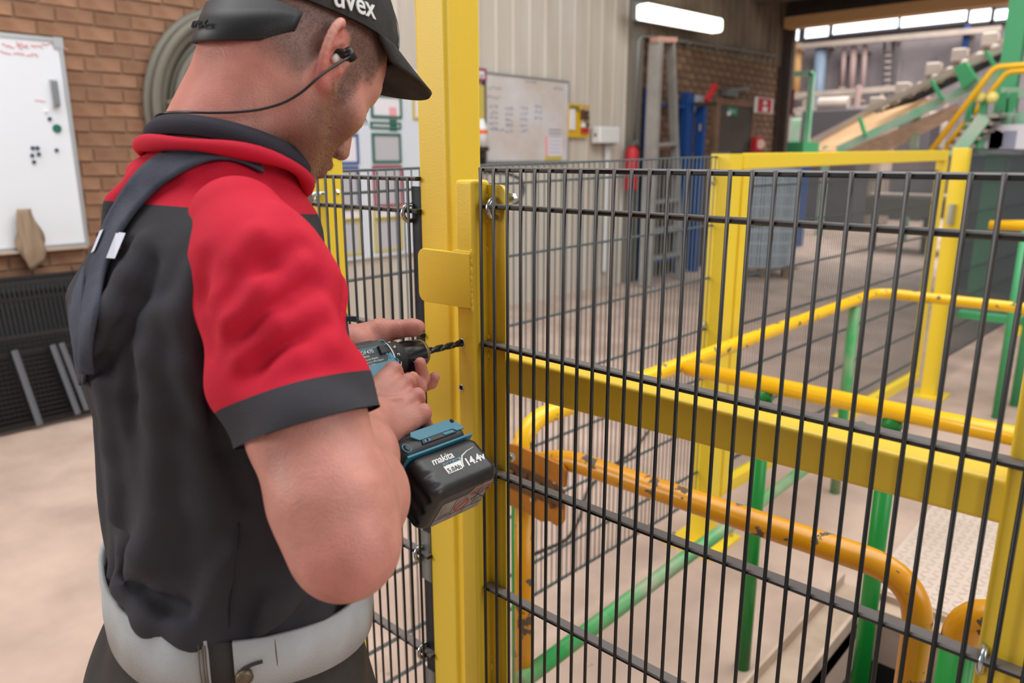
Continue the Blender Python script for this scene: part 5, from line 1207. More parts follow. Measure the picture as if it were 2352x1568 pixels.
# --- skin: left hand steadying the chuck from the far side
LT = [at_d(838, 778, 1.045), at_d(873, 760, 1.045), at_d(915, 756, 1.045), at_d(948, 752, 1.04), at_d(962, 750, 1.035)]
f = fld([WR_L, LT[-1], ELB_L*.3+WR_L*.7, at_d(1005, 880, 1.0), at_d(860, 880, 1.08), at_d(980, 915, 1.05)], .045, .002)
f.chain([ELB_L*.25+WR_L*.75, WR_L], [.034, .027], .02)
PALM = at_d(868, 800, 1.075)
f.cone(WR_L, PALM, .026, .021, .02); f.cone(WR_L+V3(0, 0, -.02), at_d(885, 850, 1.085), .021, .016, .02)
f.chain([at_d(822, 786, 1.04)]+LT, [.021, .0195, .0165, .0120, .0112, .0088], .008)
f.cone(at_d(850, 790, 1.05), at_d(895, 800, 1.075), .017, .011, .02)
lk = [at_d(912, 822, 1.085), at_d(908, 848, 1.085), at_d(905, 874, 1.082), at_d(902, 898, 1.078)]
for q in lk: f.cone(PALM, q, .018, .0105, .012)
lf_ = [[lk[0], at_d(958, 846, 1.075), at_d(972, 868, 1.03), at_d(965, 833, 1.012)], [lk[1], at_d(960, 885, 1.06), at_d(964, 888, 1.02), at_d(948, 866, 1.0)],
       [lk[2], at_d(965, 890, 1.075), at_d(990, 878, 1.06), at_d(998, 866, 1.055)], [lk[3], at_d(945, 915, 1.07), at_d(962, 912, 1.05), at_d(966, 905, 1.035)]]
for ch, r0 in zip(lf_, (.0098, .0100, .0096, .0082)): f.chain(ch, [r0, r0*.97, r0*.92, r0*.80], .004)
Vl, Fl = f.mesh(); Vl = relax(Vl, Fl, 1, .4)
# --- skin hidden by the clothes: trunk, upper arms, legs
f = Field(V3(-.42, -.62, 0.02), V3(.24, -.05, 1.62), .010)
f.loft([(.95, -.06, -.385, .13, .10), (1.06, -.06, -.385, .145, .105), (1.25, -.055, -.39, .15, .105), (1.40, -.06, -.385, .165, .11), (1.50, -.05, -.38, .12, .085), (1.56, -.04, -.365, .06, .05)], RV, GV, .02)
f.cone(V3(-.05, -.38, 1.46), SH_R+V3(-.02, 0, -.02), .055, .036, .03); f.cone(SH_R-RV*.02-V3(0, 0, .015), SH_R+(ELB_R-SH_R)*.45-RV*.022, .036, .038, .02)
f.cone(V3(-.05, -.38, 1.47), SH_L, .055, .045, .03); f.chain([SH_L, ELB_L, ELB_L*.25+WR_L*.75], [.044, .038, .032], .02)
HIPL, HIPR = V3(-.06, -.385, .95)-RV*.09, V3(-.06, -.385, .95)+RV*.09
KNL, KNR = HIPL+GV*.05+V3(0, 0, -.44)-RV*.03, HIPR+GV*.03+V3(0, 0, -.44)+RV*.03
FTL, FTR = V3(KNL[0]-.02, KNL[1]-.05, .09), V3(KNR[0]+.03, KNR[1]-.06, .09)
for a, b, c in ((HIPL, KNL, FTL), (HIPR, KNR, FTR)): f.chain([a, b, c], [.075, .052, .036], .03)
Vt, Ft = f.mesh()
n1, n2, n3 = len(Vh), len(Vh)+len(Va), len(Vh)+len(Va)+len(Vl)
V = np.concatenate([Vh, Va, Vl, Vt]); F = np.concatenate([Fh, Fa+n1, Fl+n2, Ft+n3])
def ss(a, b, x): t = np.clip((x-a)/(b-a), 0, 1); return t*t*(3-2*t)
def headcoords(V): d = V-EARO; return d@HF, d@HR, d@HU
def hair_mask(V):
    fo, r, u = headcoords(V); ar = abs(r)
    back = ss(-.056, -.024, u-.10*np.maximum(-fo-.02, 0)+np.where(fo < -.03, .0, .0))*ss(.0, -.03, fo-.000)       # behind the ears, fading into the neck
    side = ss(.012, .03, u)*ss(.062, .046, fo)                                                                     # above and in front of the ear
    burn = ss(.014, .022, fo)*ss(.050, .036, fo)*ss(-.03, -.012, u)*.9
    return np.clip(np.maximum(np.maximum(back, side), burn), 0, 1)*ss(.03, .05, ar+np.where(fo < 0, .05, 0))
def beard_mask(V):
    fo, r, u = headcoords(V)
    jaw = ss(-.014, .018, fo)*ss(.004, -.030, u+.25*np.maximum(fo-.05, 0)+.6*np.maximum(.012-fo, 0))*ss(-.150, -.105, u)
    lip = ss(.088, .096, fo)*ss(-.034, -.042, u)
    return np.clip(np.maximum(jaw, lip*.8), 0, 1)
fo, r, u = headcoords(Vh); notear = 1-ss(.0775, .081, abs(r))*ss(.05, .044, abs(u))*ss(-.05, -.044, fo)*ss(.028, .022, fo)
hm = hair_mask(Vh)*notear; bm_ = beard_mask(Vh)
sk = np.tile(np.array(lin((200, 140, 124))), (len(V), 1)); red_ = np.array(lin((200, 118, 106)))
fo, r, u = headcoords(Vh)
flush = np.zeros(len(V)); earm = ss(.079, .086, abs(r))*ss(.05, .035, abs(u))*ss(.03, .02, abs(fo)); flush[:n1] = np.clip(.9*earm+.45*ss(-.04, -.10, fo+u*.4), 0, 1)
kd = np.min([np.linalg.norm(V[n1:n2]-k, axis=1) for k in kn], 0); flush[n1:n2] = .20+.5*ss(.02, .008, kd)+.55*ss(.05, .0, np.linalg.norm(V[n1:n2]-(ELB_R-fd*.03), axis=1))
flush[n2:n3] = .35
c = sk+(red_-sk)*flush[:, None]
hc_ = np.array(lin((104, 84, 74))); bc2 = np.array(lin((112, 76, 58)))
c[:n1] += (hc_-c[:n1])*(.78*hm)[:, None]; c[:n1] += (bc2-c[:n1])*(.80*bm_)[:, None]
c[n1:n2] *= .90
body = np_mesh('body', V, F, None, man)
at = body.data.color_attributes.new('skin_tone', 'FLOAT_COLOR', 'POINT'); at.data.foreach_set('color', np.concatenate([c, np.ones((len(c), 1))], 1).astype(np.float32).ravel())
def skin_material():
    m = mat('skin', (206, 150, 134), .46, sss=.12, bump=.35, bump_scale=420, spec=.4); nt = m.node_tree; b = nt.nodes['Principled BSDF']
    a = nt.nodes.new('ShaderNodeAttribute'); a.attribute_name = 'skin_tone'
    tc = nt.nodes.new('ShaderNodeTexCoord'); n = nt.nodes.new('ShaderNodeTexNoise'); n.inputs['Scale'].default_value = 38; n.inputs['Detail'].default_value = 5; nt.links.new(tc.outputs['Object'], n.inputs['Vector'])
    r = nt.nodes.new('ShaderNodeMapRange'); r.inputs['From Min'].default_value = .3; r.inputs['From Max'].default_value = .7; r.inputs['To Min'].default_value = .86; r.inputs['To Max'].default_value = 1.1; nt.links.new(n.outputs['Fac'], r.inputs['Value'])
    h = nt.nodes.new('ShaderNodeHueSaturation'); nt.links.new(a.outputs['Color'], h.inputs['Color']); nt.links.new(r.outputs['Result'], h.inputs['Value']); nt.links.new(h.outputs['Color'], b.inputs['Base Color']); return m
body.data.materials.append(skin_material())
# short hair and stubble as fine tapered blades
def strands(name, mask, n, ln, w, m, dirf, V=Vh, F=Fh):
    P = V[F]; nrm = np.cross(P[:, 2]-P[:, 0], P[:, 3]-P[:, 1]); ar = np.linalg.norm(nrm, axis=1); nrm /= ar[:, None]+1e-12
    mk = mask[F].mean(1); p = ar*mk; p /= p.sum(); k = np.random.choice(len(F), n, p=p); uv = np.random.rand(n, 2)
    pos = (P[k, 0]*(1-uv[:, :1])+P[k, 1]*uv[:, :1])*(1-uv[:, 1:])+(P[k, 3]*(1-uv[:, :1])+P[k, 2]*uv[:, :1])*uv[:, 1:]
    d = nrm[k]*.75+dirf+np.random.randn(n, 3)*.22; d /= np.linalg.norm(d, axis=1)[:, None]; L = ln*(.6+.8*np.random.rand(n))[:, None]
    sd = np.cross(d, np.random.randn(n, 3)); sd /= np.linalg.norm(sd, axis=1)[:, None]; W_ = w/2
    vs = np.stack([pos+sd*W_-nrm[k]*.0008, pos-sd*W_-nrm[k]*.0008, pos+d*L*.6-sd*W_*.6, pos+d*L], 1).reshape(-1, 3)
    fs = (np.arange(n)[:, None]*4+np.array([[0, 1, 2, 3]])); o = np_mesh(name, vs, fs, m, man, smooth=False); o['kind'] = 'stuff'; return o
M['hair'] = mat('brown_grey_hair', (112, 92, 80), .5, obj_rand=0, var=(168, 154, 142), var_scale=900, var_amt=.8)
M['beard'] = mat('stubble', (128, 92, 72), .5, var=(176, 140, 110), var_scale=900, var_amt=.7)
strands('hair', hm, 20000, .0040, .00036, M['hair'], -HU*.75-HF*.1)
strands('beard', bm_, 10000, .0026, .00030, M['beard'], -HU*.6+HF*.1)
for sd in (1,):
    mb = MB()
    for k in range(14): q = hp_(.090, sd*(.023+.0014*k), .0095); e = unit(HF*1.0-HU*.55+HR*sd*(k-5)*.05); mb.tube([q, q+e*.005, q+e*.010-HU*.001], [.0004, .0003, .0001], 4)
    obj('eyelashes', mb, M['hair'], man)
    mb = MB()
    for k in range(60): q = hp_(.094-.0004*k, sd*(.014+.0007*k), .034+.003*math.sin(k*1.7)); mb.tube([q, q+unit(HF+HR*.9*sd+HU*.3)*.006], [.0005, .0001], 4)
    obj('eyebrow', mb, M['hair'], man)
# --- shirt
TOR = [(1.02, .160, .116), (1.055, .172, .130), (1.09, .181, .140), (1.14, .180, .139), (1.22, .180, .140), (1.30, .180, .133), (1.38, .184, .136), (1.44, .180, .134), (1.50, .150, .108), (1.54, .098, .082), (1.56, .078, .070)]
TCX = {1.02: .0, 1.055: .0, 1.09: .0, 1.14: .010, 1.22: .012, 1.30: .008, 1.38: .002, 1.44: .006, 1.50: .010, 1.54: -.006, 1.56: -.012}
TC0 = {1.02: (-.062, -.385), 1.055: (-.062, -.386), 1.09: (-.062, -.388), 1.14: (-.062, -.392), 1.22: (-.062, -.392), 1.30: (-.064, -.390), 1.38: (-.070, -.392), 1.44: (-.072, -.396), 1.50: (-.064, -.390), 1.54: (-.05, -.38), 1.56: (-.045, -.372)}
TOR = [(z, TC0[z][0]+GV[0]*(.016+TCX[z]), TC0[z][1]+GV[1]*(.016+TCX[z]), a, b) for z, a, b in TOR]
f = Field(V3(-.40, -.64, 1.0), V3(.25, -.10, 1.66), .004)
f.loft(TOR, RV, GV, .0, 2.25)
f.cone(V3(-.05, -.375, 1.49), SH_R+V3(-.03, .0, -.014), .052, .052, .05); f.cone(V3(-.05, -.375, 1.52), SH_L+GV*.02, .058, .048, .05)
f.cone(NECK-V3(0, 0, .045), NECK-V3(0, 0, .07), .082, .095, .03)
CN = at_d(528, 362, .795); NN = unit(EARO-NECK+V3(0, -.022, .02)-GV*.022-RV*.030); na = unit(RV-NN*(RV@NN)); nb = np.cross(NN, na)
ring = lambda q, r, up_, e=1.0: CN+NN*up_+r*(math.cos(q)*na+e*math.sin(q)*nb)
def folds(x, y, z):
    a = np.arctan2((y+.385), (x+.06)); s = (x*RV[0]+y*RV[1])
    w = .0055*np.sin(9*a+16*z)*np.sin(7*z+2*a)+.0030*np.sin(17*a-9*z+np.sin(20*z))
    return w*np.clip((1.52-z)/.15, 0, 1)*(.6+.8*np.clip((1.25-z)/.2, 0, 1))
f.warp(folds)
from mathutils.bvhtree import BVHTree
V0, F0 = f.mesh(); _b0 = BVHTree.FromPolygons([tuple(v) for v in V0], [tuple(q) for q in F0.tolist()])
def _on0(x, y, lift):
    h, n, i, dd = _b0.ray_cast(Vector(CAM), Vector(unit(ray(x, y))))
    if h is None: h, n, i, dd = _b0.find_nearest(Vector(at_d(x, y, .86)))
    n = np.array(n); n = n if n@(CAM-np.array(h)) > 0 else -n
    return np.array(h)+n*lift
def ridge(px, r, lift=-.001, k=.018): f.chain([_on0(x, y, lift) for x, y in px], [1.3*r*(.4+.6*math.sin(math.pi*(i+.5)/len(px))) for i in range(len(px))], k)
def groove(px, r, lift=.0, k=.012):
    P = [_on0(x, y, lift) for x, y in px]; R_ = [r*(.3+.7*math.sin(math.pi*(i+.5)/len(px))) for i in range(len(px))]
    for i in range(len(P)-1): f.cone(P[i], P[i+1], R_[i], R_[i+1], k, 'sub')
ridge([(330, 560), (300, 640), (262, 720), (230, 790), (205, 850)], .010)
groove([(355, 600), (322, 680), (285, 760), (240, 830), (205, 870)], .005)
ridge([(370, 720), (350, 820), (362, 940), (368, 1060), (350, 1180)], .008)
groove([(300, 820), (296, 920), (300, 1000)], .006)
ridge([(240, 900), (262, 1020), (276, 1100), (262, 1180)], .007)
ridge([(370, 1190), (330, 1270), (285, 1340)], .010); groove([(250, 1190), (280, 1250), (296, 1300)], .009)
ridge([(280, 1350), (340, 1420), (430, 1450), (540, 1470)], .010); groove([(290, 1320), (380, 1390), (470, 1400)], .006)
ridge([(540, 1260), (500, 1330), (470, 1400)], .006); ridge([(690, 1330), (640, 1390), (600, 1450)], .007); groove([(740, 1360), (680, 1420), (620, 1460)], .006)
ridge([(300, 420), (270, 470), (250, 520)], .007); ridge([(440, 400), (520, 400), (600, 420)], .006)
ridge([(450, 620), (420, 720), (430, 840), (470, 960)], .007); groove([(480, 900), (520, 1040), (560, 1150)], .006)
Vs, Fs = f.mesh(); Vs = relax(Vs, Fs, 2, .5)
M['charcoal'] = mat('charcoal_knit', (52, 50, 54), .85, var=(68, 66, 72), var_scale=7, var_amt=.5, bump=.5, bump_scale=900, spec=.25)
M['red_knit'] = mat('red_knit', (190, 16, 44), .8, var=(202, 40, 64), var_scale=6, var_amt=.4, bump=.4, bump_scale=900, spec=.25)
M['navy_strap'] = mat('worn_navy_webbing', (58, 62, 76), .85, var=(96, 98, 108), var_scale=18, var_amt=.6, bump=.5, bump_scale=500, spec=.2)
M['collar'] = mat('dark_ribbed_collar', (52, 50, 58), .9, bump=.5, bump_scale=700, spec=.2)
YK = at_d(345, 466, .80); YK2 = at_d(465, 478, .74); YK0 = at_d(232, 466, .92)

_b = BVHTree.FromPolygons([tuple(v) for v in Vs], [tuple(q) for q in Fs.tolist()])
def _hit(x, y): return np.array(_b.ray_cast(Vector(CAM), Vector(unit(ray(x, y))))[0])
YK, YK2 = _hit(330, 468), _hit(500, 482)
yn = unit(np.cross(YK2-YK, GV*V3(1, 1, 0)+V3(0, 0, -.10))); yn = yn if yn[2] > 0 else -yn
print('yoke', YK, YK2, yn)
(v1, f1), (v2, f2) = cut(Vs, Fs, YK, yn)
shirt = poly_obj('shirt', v2, f2, M['charcoal'], man); yoke = poly_obj('yoke', v1, f1, M['red_knit'], shirt)
# sleeves
def sleeve(S, E, hem_t, side):
    ax = unit(E-S); L = np.linalg.norm(E-S); f = fld([S-ax*.03, S+(E-S)*hem_t, S+V3(-.06, 0, .06)], .085, .0026)
    top = S-ax*.022+V3(-.030*side, .006, -.004)
    f.chain([top, S+ax*.03-RV*.012*side, S+(E-S)*.36-RV*.030*side, S+(E-S)*(hem_t+.05)-RV*.016*side], [.046, .056, .061, .0665], .03)
    hem = S+(E-S)*hem_t
    def wr(x, y, z):
        t = (x-S[0])*ax[0]+(y-S[1])*ax[1]+(z-S[2])*ax[2]; px_ = x-S[0]-t*ax[0]; py_ = y-S[1]-t*ax[1]; pz_ = z-S[2]-t*ax[2]
        a = np.arctan2(px_*RV[0]+py_*RV[1], pz_*.5-px_*GV[0]-py_*GV[1]); k = np.clip(t/.05, 0, 1)
        return k*(.0050*np.sin(46*t+3.2*a)*(.5+.5*np.sin(2*a+1))+.0032*np.sin(75*t-2*a+1))
    f.warp(wr)
    g = f.sub(f.lo, f.lo+f.h*f.n)[1]; t_ = ((g[0]-S[0])*ax[0]+(g[1]-S[1])*ax[1]+(g[2]-S[2])*ax[2])/L
    f.D = np.where(t_ > hem_t-.085, np.maximum(f.D, -(f.D+.0075)), f.D)
    if side > 0:
        V, F = f.mesh(); bt = BVHTree.FromPolygons([tuple(v) for v in V], [tuple(q) for q in F.tolist()])
        def hit(x, y, lift):
            h, n, i, dd = bt.ray_cast(Vector(CAM), Vector(unit(ray(x, y))))
            if h is None: h, n, i, dd = bt.find_nearest(Vector(at_d(x, y, .64)))
            n = np.array(n); n = n if n@(CAM-np.array(h)) > 0 else -n; return np.array(h)+n*lift
        for px, r, md, lf in (([(700, 560), (620, 610), (540, 680), (490, 740)], .0040, 'sub', .001), ([(720, 650), (640, 700), (560, 770), (512, 820)], .0042, 'sub', .001), ([(745, 740), (670, 780), (600, 830), (555, 862)], .0040, 'sub', .001), ([(470, 600), (456, 680), (466, 750), (478, 800)], .0050, 'sub', .001),
                              ([(690, 610), (600, 665), (520, 735)], .006, 'add', -.003), ([(735, 700), (640, 750), (550, 820)], .006, 'add', -.003), ([(760, 800), (690, 825), (640, 850)], .005, 'add', -.003), ([(640, 480), (600, 540), (540, 590)], .005, 'add', -.003)):
            P = [hit(x, y, lf) for x, y in px]; R_ = [r*.62*(.35+.65*math.sin(math.pi*(i+.5)/len(px))) for i in range(len(px))]; P = [q-unit(CAM-q)*.0012*(1 if md == 'add' else -1) for q in P]
            for i in range(len(P)-1): f.cone(P[i], P[i+1], R_[i], R_[i+1], .020, md)
    V, F = f.mesh(); V = relax(V, F, 2, .5)
    hn = unit(ax+V3(*(RV*-.10*side)))
    _, (v, q) = cut(V, F, hem, hn); 
    V2 = np.array(v); F2 = [tuple(k) for k in q]
    me = bpy.data.meshes.new('t'); me.from_pydata(v, [], F2); bm = bmesh.new(); bm.from_mesh(me)
    cuffp = hem-ax*.034
    bmesh.ops.bisect_plane(bm, geom=bm.verts[:]+bm.edges[:]+bm.faces[:], plane_co=Vector(cuffp), plane_no=Vector(hn), dist=1e-6)
    for sgn, nm, mm in ((-1, 'sleeve', 'red_knit'), (1, 'cuff', 'charcoal')):
        b2 = bm.copy(); bmesh.ops.delete(b2, geom=[fc for fc in b2.faces if sgn*((np.array(fc.calc_center_median())-cuffp)@hn) <= 0], context='FACES')
        m2 = bpy.data.meshes.new(nm); b2.to_mesh(m2); b2.free(); m2.polygons.foreach_set('use_smooth', [True]*len(m2.polygons)); o = link_mesh(nm, m2, M[mm], shirt)
    bm.free(); bpy.data.meshes.remove(me)
sleeve(SH_R, ELB_R, .625, 1); sleeve(SH_L, ELB_L, .62, -1)
# collar
vs = []; nC = 64
for k in range(nC):
    q = 2*math.pi*k/nC
    for (rr_, up_) in ((.0835, -.004), (.0845, .008), (.0795, .017), (.076, .015), (.0775, -.004)): vs.append(ring(q, rr_, up_-.004))
obj('collar', MB().add(vs, [(k*5+j, k*5+(j+1) % 5, ((k+1) % nC)*5+(j+1) % 5, ((k+1) % nC)*5+j) for k in range(nC) for j in range(5)]), M['collar'], shirt, smooth=True)
vs = [ring(q, .0835+.002*math.sin(3*q+1), -.0135+.004*math.sin(2*q)) for q in np.linspace(2.2, 2.2+2*math.pi, 49)]
obj('neck_fold', MB().tube(vs, [.0072+.0014*math.sin(5*t) for t in np.linspace(0, 2*math.pi, 49)], 12, cap=False), M['red_knit'], shirt, smooth=True)
# things laid on the shirt: found by casting the sight line onto its surface
from mathutils.bvhtree import BVHTree
allv = Vs; bvh = BVHTree.FromPolygons([tuple(v) for v in Vs], [tuple(q) for q in Fs.tolist()])
def onshirt(x, y, lift=.003):
    h, n, i, dd = bvh.ray_cast(Vector(CAM), Vector(unit(ray(x, y))))
    if h is None: h, n, i, dd = bvh.find_nearest(Vector(at_d(x, y, .86)))
    n = np.array(n); n = n if n@(CAM-np.array(h)) > -0.2*np.linalg.norm(CAM-np.array(h)) else -n
    return np.array(h)+n*lift
def ribbon(name, rows, m, parent, lift=.004, th=.0018, nsub=6):
    """rows: list of (left px, right px); laid over the shirt"""
    R = []
    for (a, b) in rows: R.append([(a[0]+(b[0]-a[0])*t, a[1]+(b[1]-a[1])*t) for t in np.linspace(0, 1, nsub+1)])
    R = np.array(R); t0 = np.arange(len(R)); tt = np.linspace(0, len(R)-1, (len(R)-1)*5+1); RR = np.stack([np.stack([np.interp(tt, t0, R[:, j, k]) for k in (0, 1)], 1) for j in range(nsub+1)], 1)
    P = np.array([[onshirt(x, y, lift) for x, y in row] for row in RR]); 
    for _ in range(8): P[1:-1] = (P[:-2]+2*P[1:-1]+P[2:])/4
    m_, n_ = P.shape[:2]; N = np.cross(np.gradient(P, axis=0), np.gradient(P, axis=1)); N /= np.linalg.norm(N, axis=2)[..., None]+1e-9
    s = np.sign(np.sum(N*(CAM-P), 2).mean()); N *= s
    vs = [tuple(p) for p in (P+N*th).reshape(-1, 3)]+[tuple(p) for p in (P-N*th).reshape(-1, 3)]; K = m_*n_
    fs = [(i*n_+j, i*n_+j+1, (i+1)*n_+j+1, (i+1)*n_+j) for i in range(m_-1) for j in range(n_-1)]; fs += [tuple(K+q for q in g)[::-1] for g in fs]
    bd = [(0, j) for j in range(n_)]+[(i, n_-1) for i in range(1, m_)]+[(m_-1, j) for j in range(n_-2, -1, -1)]+[(i, 0) for i in range(m_-2, 0, -1)]
    bi = [i*n_+j for i, j in bd]; fs += [(bi[k], bi[(k+1) % len(bi)], K+bi[(k+1) % len(bi)], K+bi[k]) for k in range(len(bi))]
    return obj(name, MB().add(vs, fs), m, parent, smooth=True)
tr = None
strap = ribbon('shoulder_strap', [((600, 404), (592, 384)), ((570, 388), (560, 366)), ((535, 374), (520, 342)), ((490, 372), (468, 333)), ((440, 390), (408, 345)), ((385, 424), (345, 378)), ((336, 470), (297, 428)), ((290, 530), (254, 494)), ((260, 596), (233, 566)), ((243, 660), (215, 636)), ((230, 730), (201, 715)), ((216, 800), (195, 795)), ((207, 850), (192, 848))], M['navy_strap'], man, .005)
ribbon('shoulder_strap', [((210, 478), (196, 500)), ((203, 560), (170, 565)), ((200, 640), (156, 640)), ((203, 730), (172, 730)), ((200, 820), (184, 815)), ((203, 880), (192, 878))], M['navy_strap'], man)
def decal(name, pts, m, lift=.0045):
    P = [onshirt(x, y, lift) for x, y in pts]; n = unit(CAM-P[0]); return obj(name, MB().prism(P, n*.0008), m, shirt)
M['print_grey'] = mat('pale_reflective_print', (204, 206, 218), .4); M['print_red'] = mat('red_print_on_back', (196, 50, 62), .6)
decal('back_print', [(210, 530), (238, 533), (235, 543), (210, 540)], M['print_grey'], .006)
decal('back_print', [(247, 533), (256, 531), (236, 585), (228, 590)], M['print_grey'], .0085)
decal('back_print', [(280, 538), (302, 542), (276, 603), (256, 598)], M['print_grey'], .006)
decal('back_print', [(283, 571), (292, 572), (291, 576), (282, 575)], M['print_red'])
for k, pts in enumerate(([(208, 645), (214, 646), (213, 660), (207, 659)], [(216, 647), (222, 648), (221, 652), (215, 651)], [(217, 655), (223, 656), (222, 660), (216, 659)], [(224, 649), (229, 650), (228, 664), (223, 663)])): decal('back_print', pts, M['print_red'])
for px_ in ([(548, 1200), (543, 1260), (536, 1340), (528, 1420), (520, 1490)], [(466, 482), (452, 520)]):
    obj('seam', MB().tube([onshirt(x, y, .0002) for x, y in px_], .0009, 6), M['collar'], shirt, smooth=True)
pb = [at_d(x, y, .93) for x, y in ((760, 660), (786, 690), (797, 720), (806, 800), (812, 875), (770, 875))]
obj('bib_edge', MB().prism(pb, unit(ray(790, 780))*.02), M['navy_strap'], shirt, bevel=.004)
obj('bib_tab', MB().obox(at_d(803, 732, .925), RV*.6+GV*.8, V3(0, 0, 1), np.cross(RV*.6+GV*.8, V3(0, 0, 1)), (.009, .003, .0015)), M['navy_strap'], shirt)
# --- trousers with pale waistband
PZ = 1.045
f = Field(V3(-.42, -.68, .08), V3(.30, -.06, 1.14), .006)
f.loft([(.86, -.062, -.385, .190, .168), (.97, -.064, -.388, .190, .160), (1.08, -.058, -.373, .174, .130)], RV, GV, .0, 2.3)
for a, b, c in ((HIPL, KNL, FTL), (HIPR, KNR, FTR)): f.chain([a, b, c+V3(0, 0, .03)], [.108, .082, .075], .05)
f.warp(lambda x, y, z: .004*np.sin(40*z+20*x)*np.sin(25*y+9*z)+.003*np.sin(60*(x+y)+20*z))
f.loft([(1.03, -.062, -.388, .178, .143), (1.13, -.062, -.388, .178, .143)], RV, GV, .0, 2.3) if False else None
Vp, Fp = f.mesh(); Vp = relax(Vp, Fp, 2, .5)
M['trouser'] = mat('dark_work_trousers', (56, 53, 52), .85, var=(84, 76, 68), var_scale=7, var_amt=.6, bump=.5, bump_scale=700, spec=.2)
trousers = np_mesh('trousers', Vp, Fp, M['trouser'], man)
M['waist'] = mat('pale_grey_canvas', (176, 178, 180), .8, var=(146, 138, 128), var_scale=9, var_amt=.6, bump=.4, bump_scale=600, spec=.2)
HC = V3(-.062, -.388, 0)+GV*.016
def hipring(q, r_add, z): return V3(*(HC+GV*0)[:2], z+.10*((RV*-(.186)*math.cos(q)*0)[2])-.13*(.156*math.sin(q)))+RV*(.183+r_add)*np.sign(math.cos(q))*abs(math.cos(q))**(2/2.3)+GV*((.141 if math.sin(q) > 0 else .139)+r_add)*np.sign(math.sin(q))*abs(math.sin(q))**(2/2.3)
def band(name, q0, q1, z0, z1, r, m, parent, th=.004, n=40, slope=0., wav=.002):
    vs = []; 
    for k in range(n+1):
        t = k/n; q = q0+(q1-q0)*t; zz = slope*(t-.5)
        for (rr_, z) in ((r, z0), (r+th, z0), (r+th+wav*math.sin(17*q), (z0+z1)/2), (r+th*.6, z1), (r-.003, z1)): vs.append(hipring(q, rr_, z+zz))
    fs = [(k*5+j, k*5+(j+1) % 5, (k+1)*5+(j+1) % 5, (k+1)*5+j) for k in range(n) for j in range(5)]+[tuple(range(5)), tuple(n*5+j for j in range(5))]
    return obj(name, MB().add(vs, fs), m, parent, smooth=True)
def hq(x, y):      # angle on the hip ring seen at a pixel
    best = min(np.linspace(-math.pi, math.pi, 721), key=lambda q: abs((lambda d: IMG_W/2+FPX*(d@_r)/(d@_f))(hipring(q, .006, 1.05)-CAM)-x)+(0 if (hipring(q, .0, 1.05)-V3(-.062, -.388, 1.05))@(CAM-V3(-.062, -.388, CAM[2])) > 0 else 1e4)); return best
qa, qb, qc, qd = hq(236, 0), hq(488, 0), hq(545, 0), hq(826, 0)
print('waist', qa, qb, qc, qd)
band('waistband', qa-1.3 if qa < qb else qa+1.3, qb, 1.040, 1.110, .004, M['waist'], trousers)
wbn = band('waistband', qc, qd+1.0 if qd > qc else qd-1.0, 1.052, 1.108, .005, M['waist'], trousers, .005)
qm = (qb+qc)/2; band('side_gusset', qb+(qb-qc)*.2, qc+(qc-qb)*.2, 1.05, 1.105, .001, M['trouser'], trousers)
bq = hq(566, 0); bp = hipring(bq, .0125, 1.072); bn = unit((bp-V3(-.062, -.388, bp[2]))); 
M['brass'] = mat('dull_brass_button', (110, 96, 78), .45, .7)
bt = obj('button', MB().tube([bp-bn*.004, bp+bn*.002, bp+bn*.0045], [.0085, .0088, .0065], 18), M['brass'], trousers, smooth=True); obj('button_rim', MB().tube([bp+bn*.0042+.006*(math.cos(t)*np.cross(bn, V3(0, 0, 1))+math.sin(t)*V3(0, 0, 1)) for t in np.linspace(0, 2*math.pi, 19)], .0008, 6), M['brass'], bt, smooth=True)
q2_ = hq(608, 0); e0, e1 = hipring(bq, .0115, 1.081), hipring(q2_, .0115, 1.086); obj('buttonhole', MB().tube([e0, (e0+e1)/2+V3(0, 0, .001), e1], .0018, 6), M['trouser'], trousers)
for q in (hq(470, 0), hq(478, 0), hq(486, 0), hq(638, 0)): obj('stitching', MB().tube([hipring(q, .0085, 1.054), hipring(q, .010, 1.08), hipring(q, .0075, 1.106)], .0007, 5), M['brass'], trousers)
# boots
for (a, side) in ((FTL, -1), (FTR, 1)):
    f = fld([a, a+GV*.2, a*V3(1, 1, 0)], .07, .005); f.cone(a+V3(0, 0, .07), a, .055, .05, .02); f.chain([a*V3(1, 1, 0)+V3(0, 0, .045)-GV*.03, a*V3(1, 1, 0)+V3(0, 0, .05)+GV*.09, a*V3(1, 1, 0)+V3(0, 0, .04)+GV*.18], [.044, .046, .04], .03)
    Vb, Fb = f.mesh(); Vb[:, 2] = np.maximum(Vb[:, 2], .002); np_mesh('boot', Vb, Fb, M['black_plastic'], man)
# --- cap
M['cap'] = mat('dusty_black_cap', (44, 42, 42), .8, var=(74, 70, 66), var_scale=22, var_amt=.7, bump=.4, bump_scale=700, spec=.2)
f = Field(EARO-V3(.17, .2, .08), EARO+V3(.17, .2, .24), .0025)
f.ell(hp_(.001, 0, .050), HAX, (.107, .0895, .098), .0)
f.warp(lambda x, y, z: .0012*np.sin(90*x+40*z)+.001*np.sin(70*y-50*z))
CT = math.radians(25); CP = hp_(0, .0, .051); cn = unit(HU*math.cos(CT)-HF*math.sin(CT))
f.ell(hp_(.001, 0, .050), HAX, (.1025, .085, .0935), .0, 'sub')
Vc, Fc = f.mesh(); (vc, fc), _ = cut(Vc, Fc, CP, cn)
cap = poly_obj('cap', vc, fc, M['cap'], man)
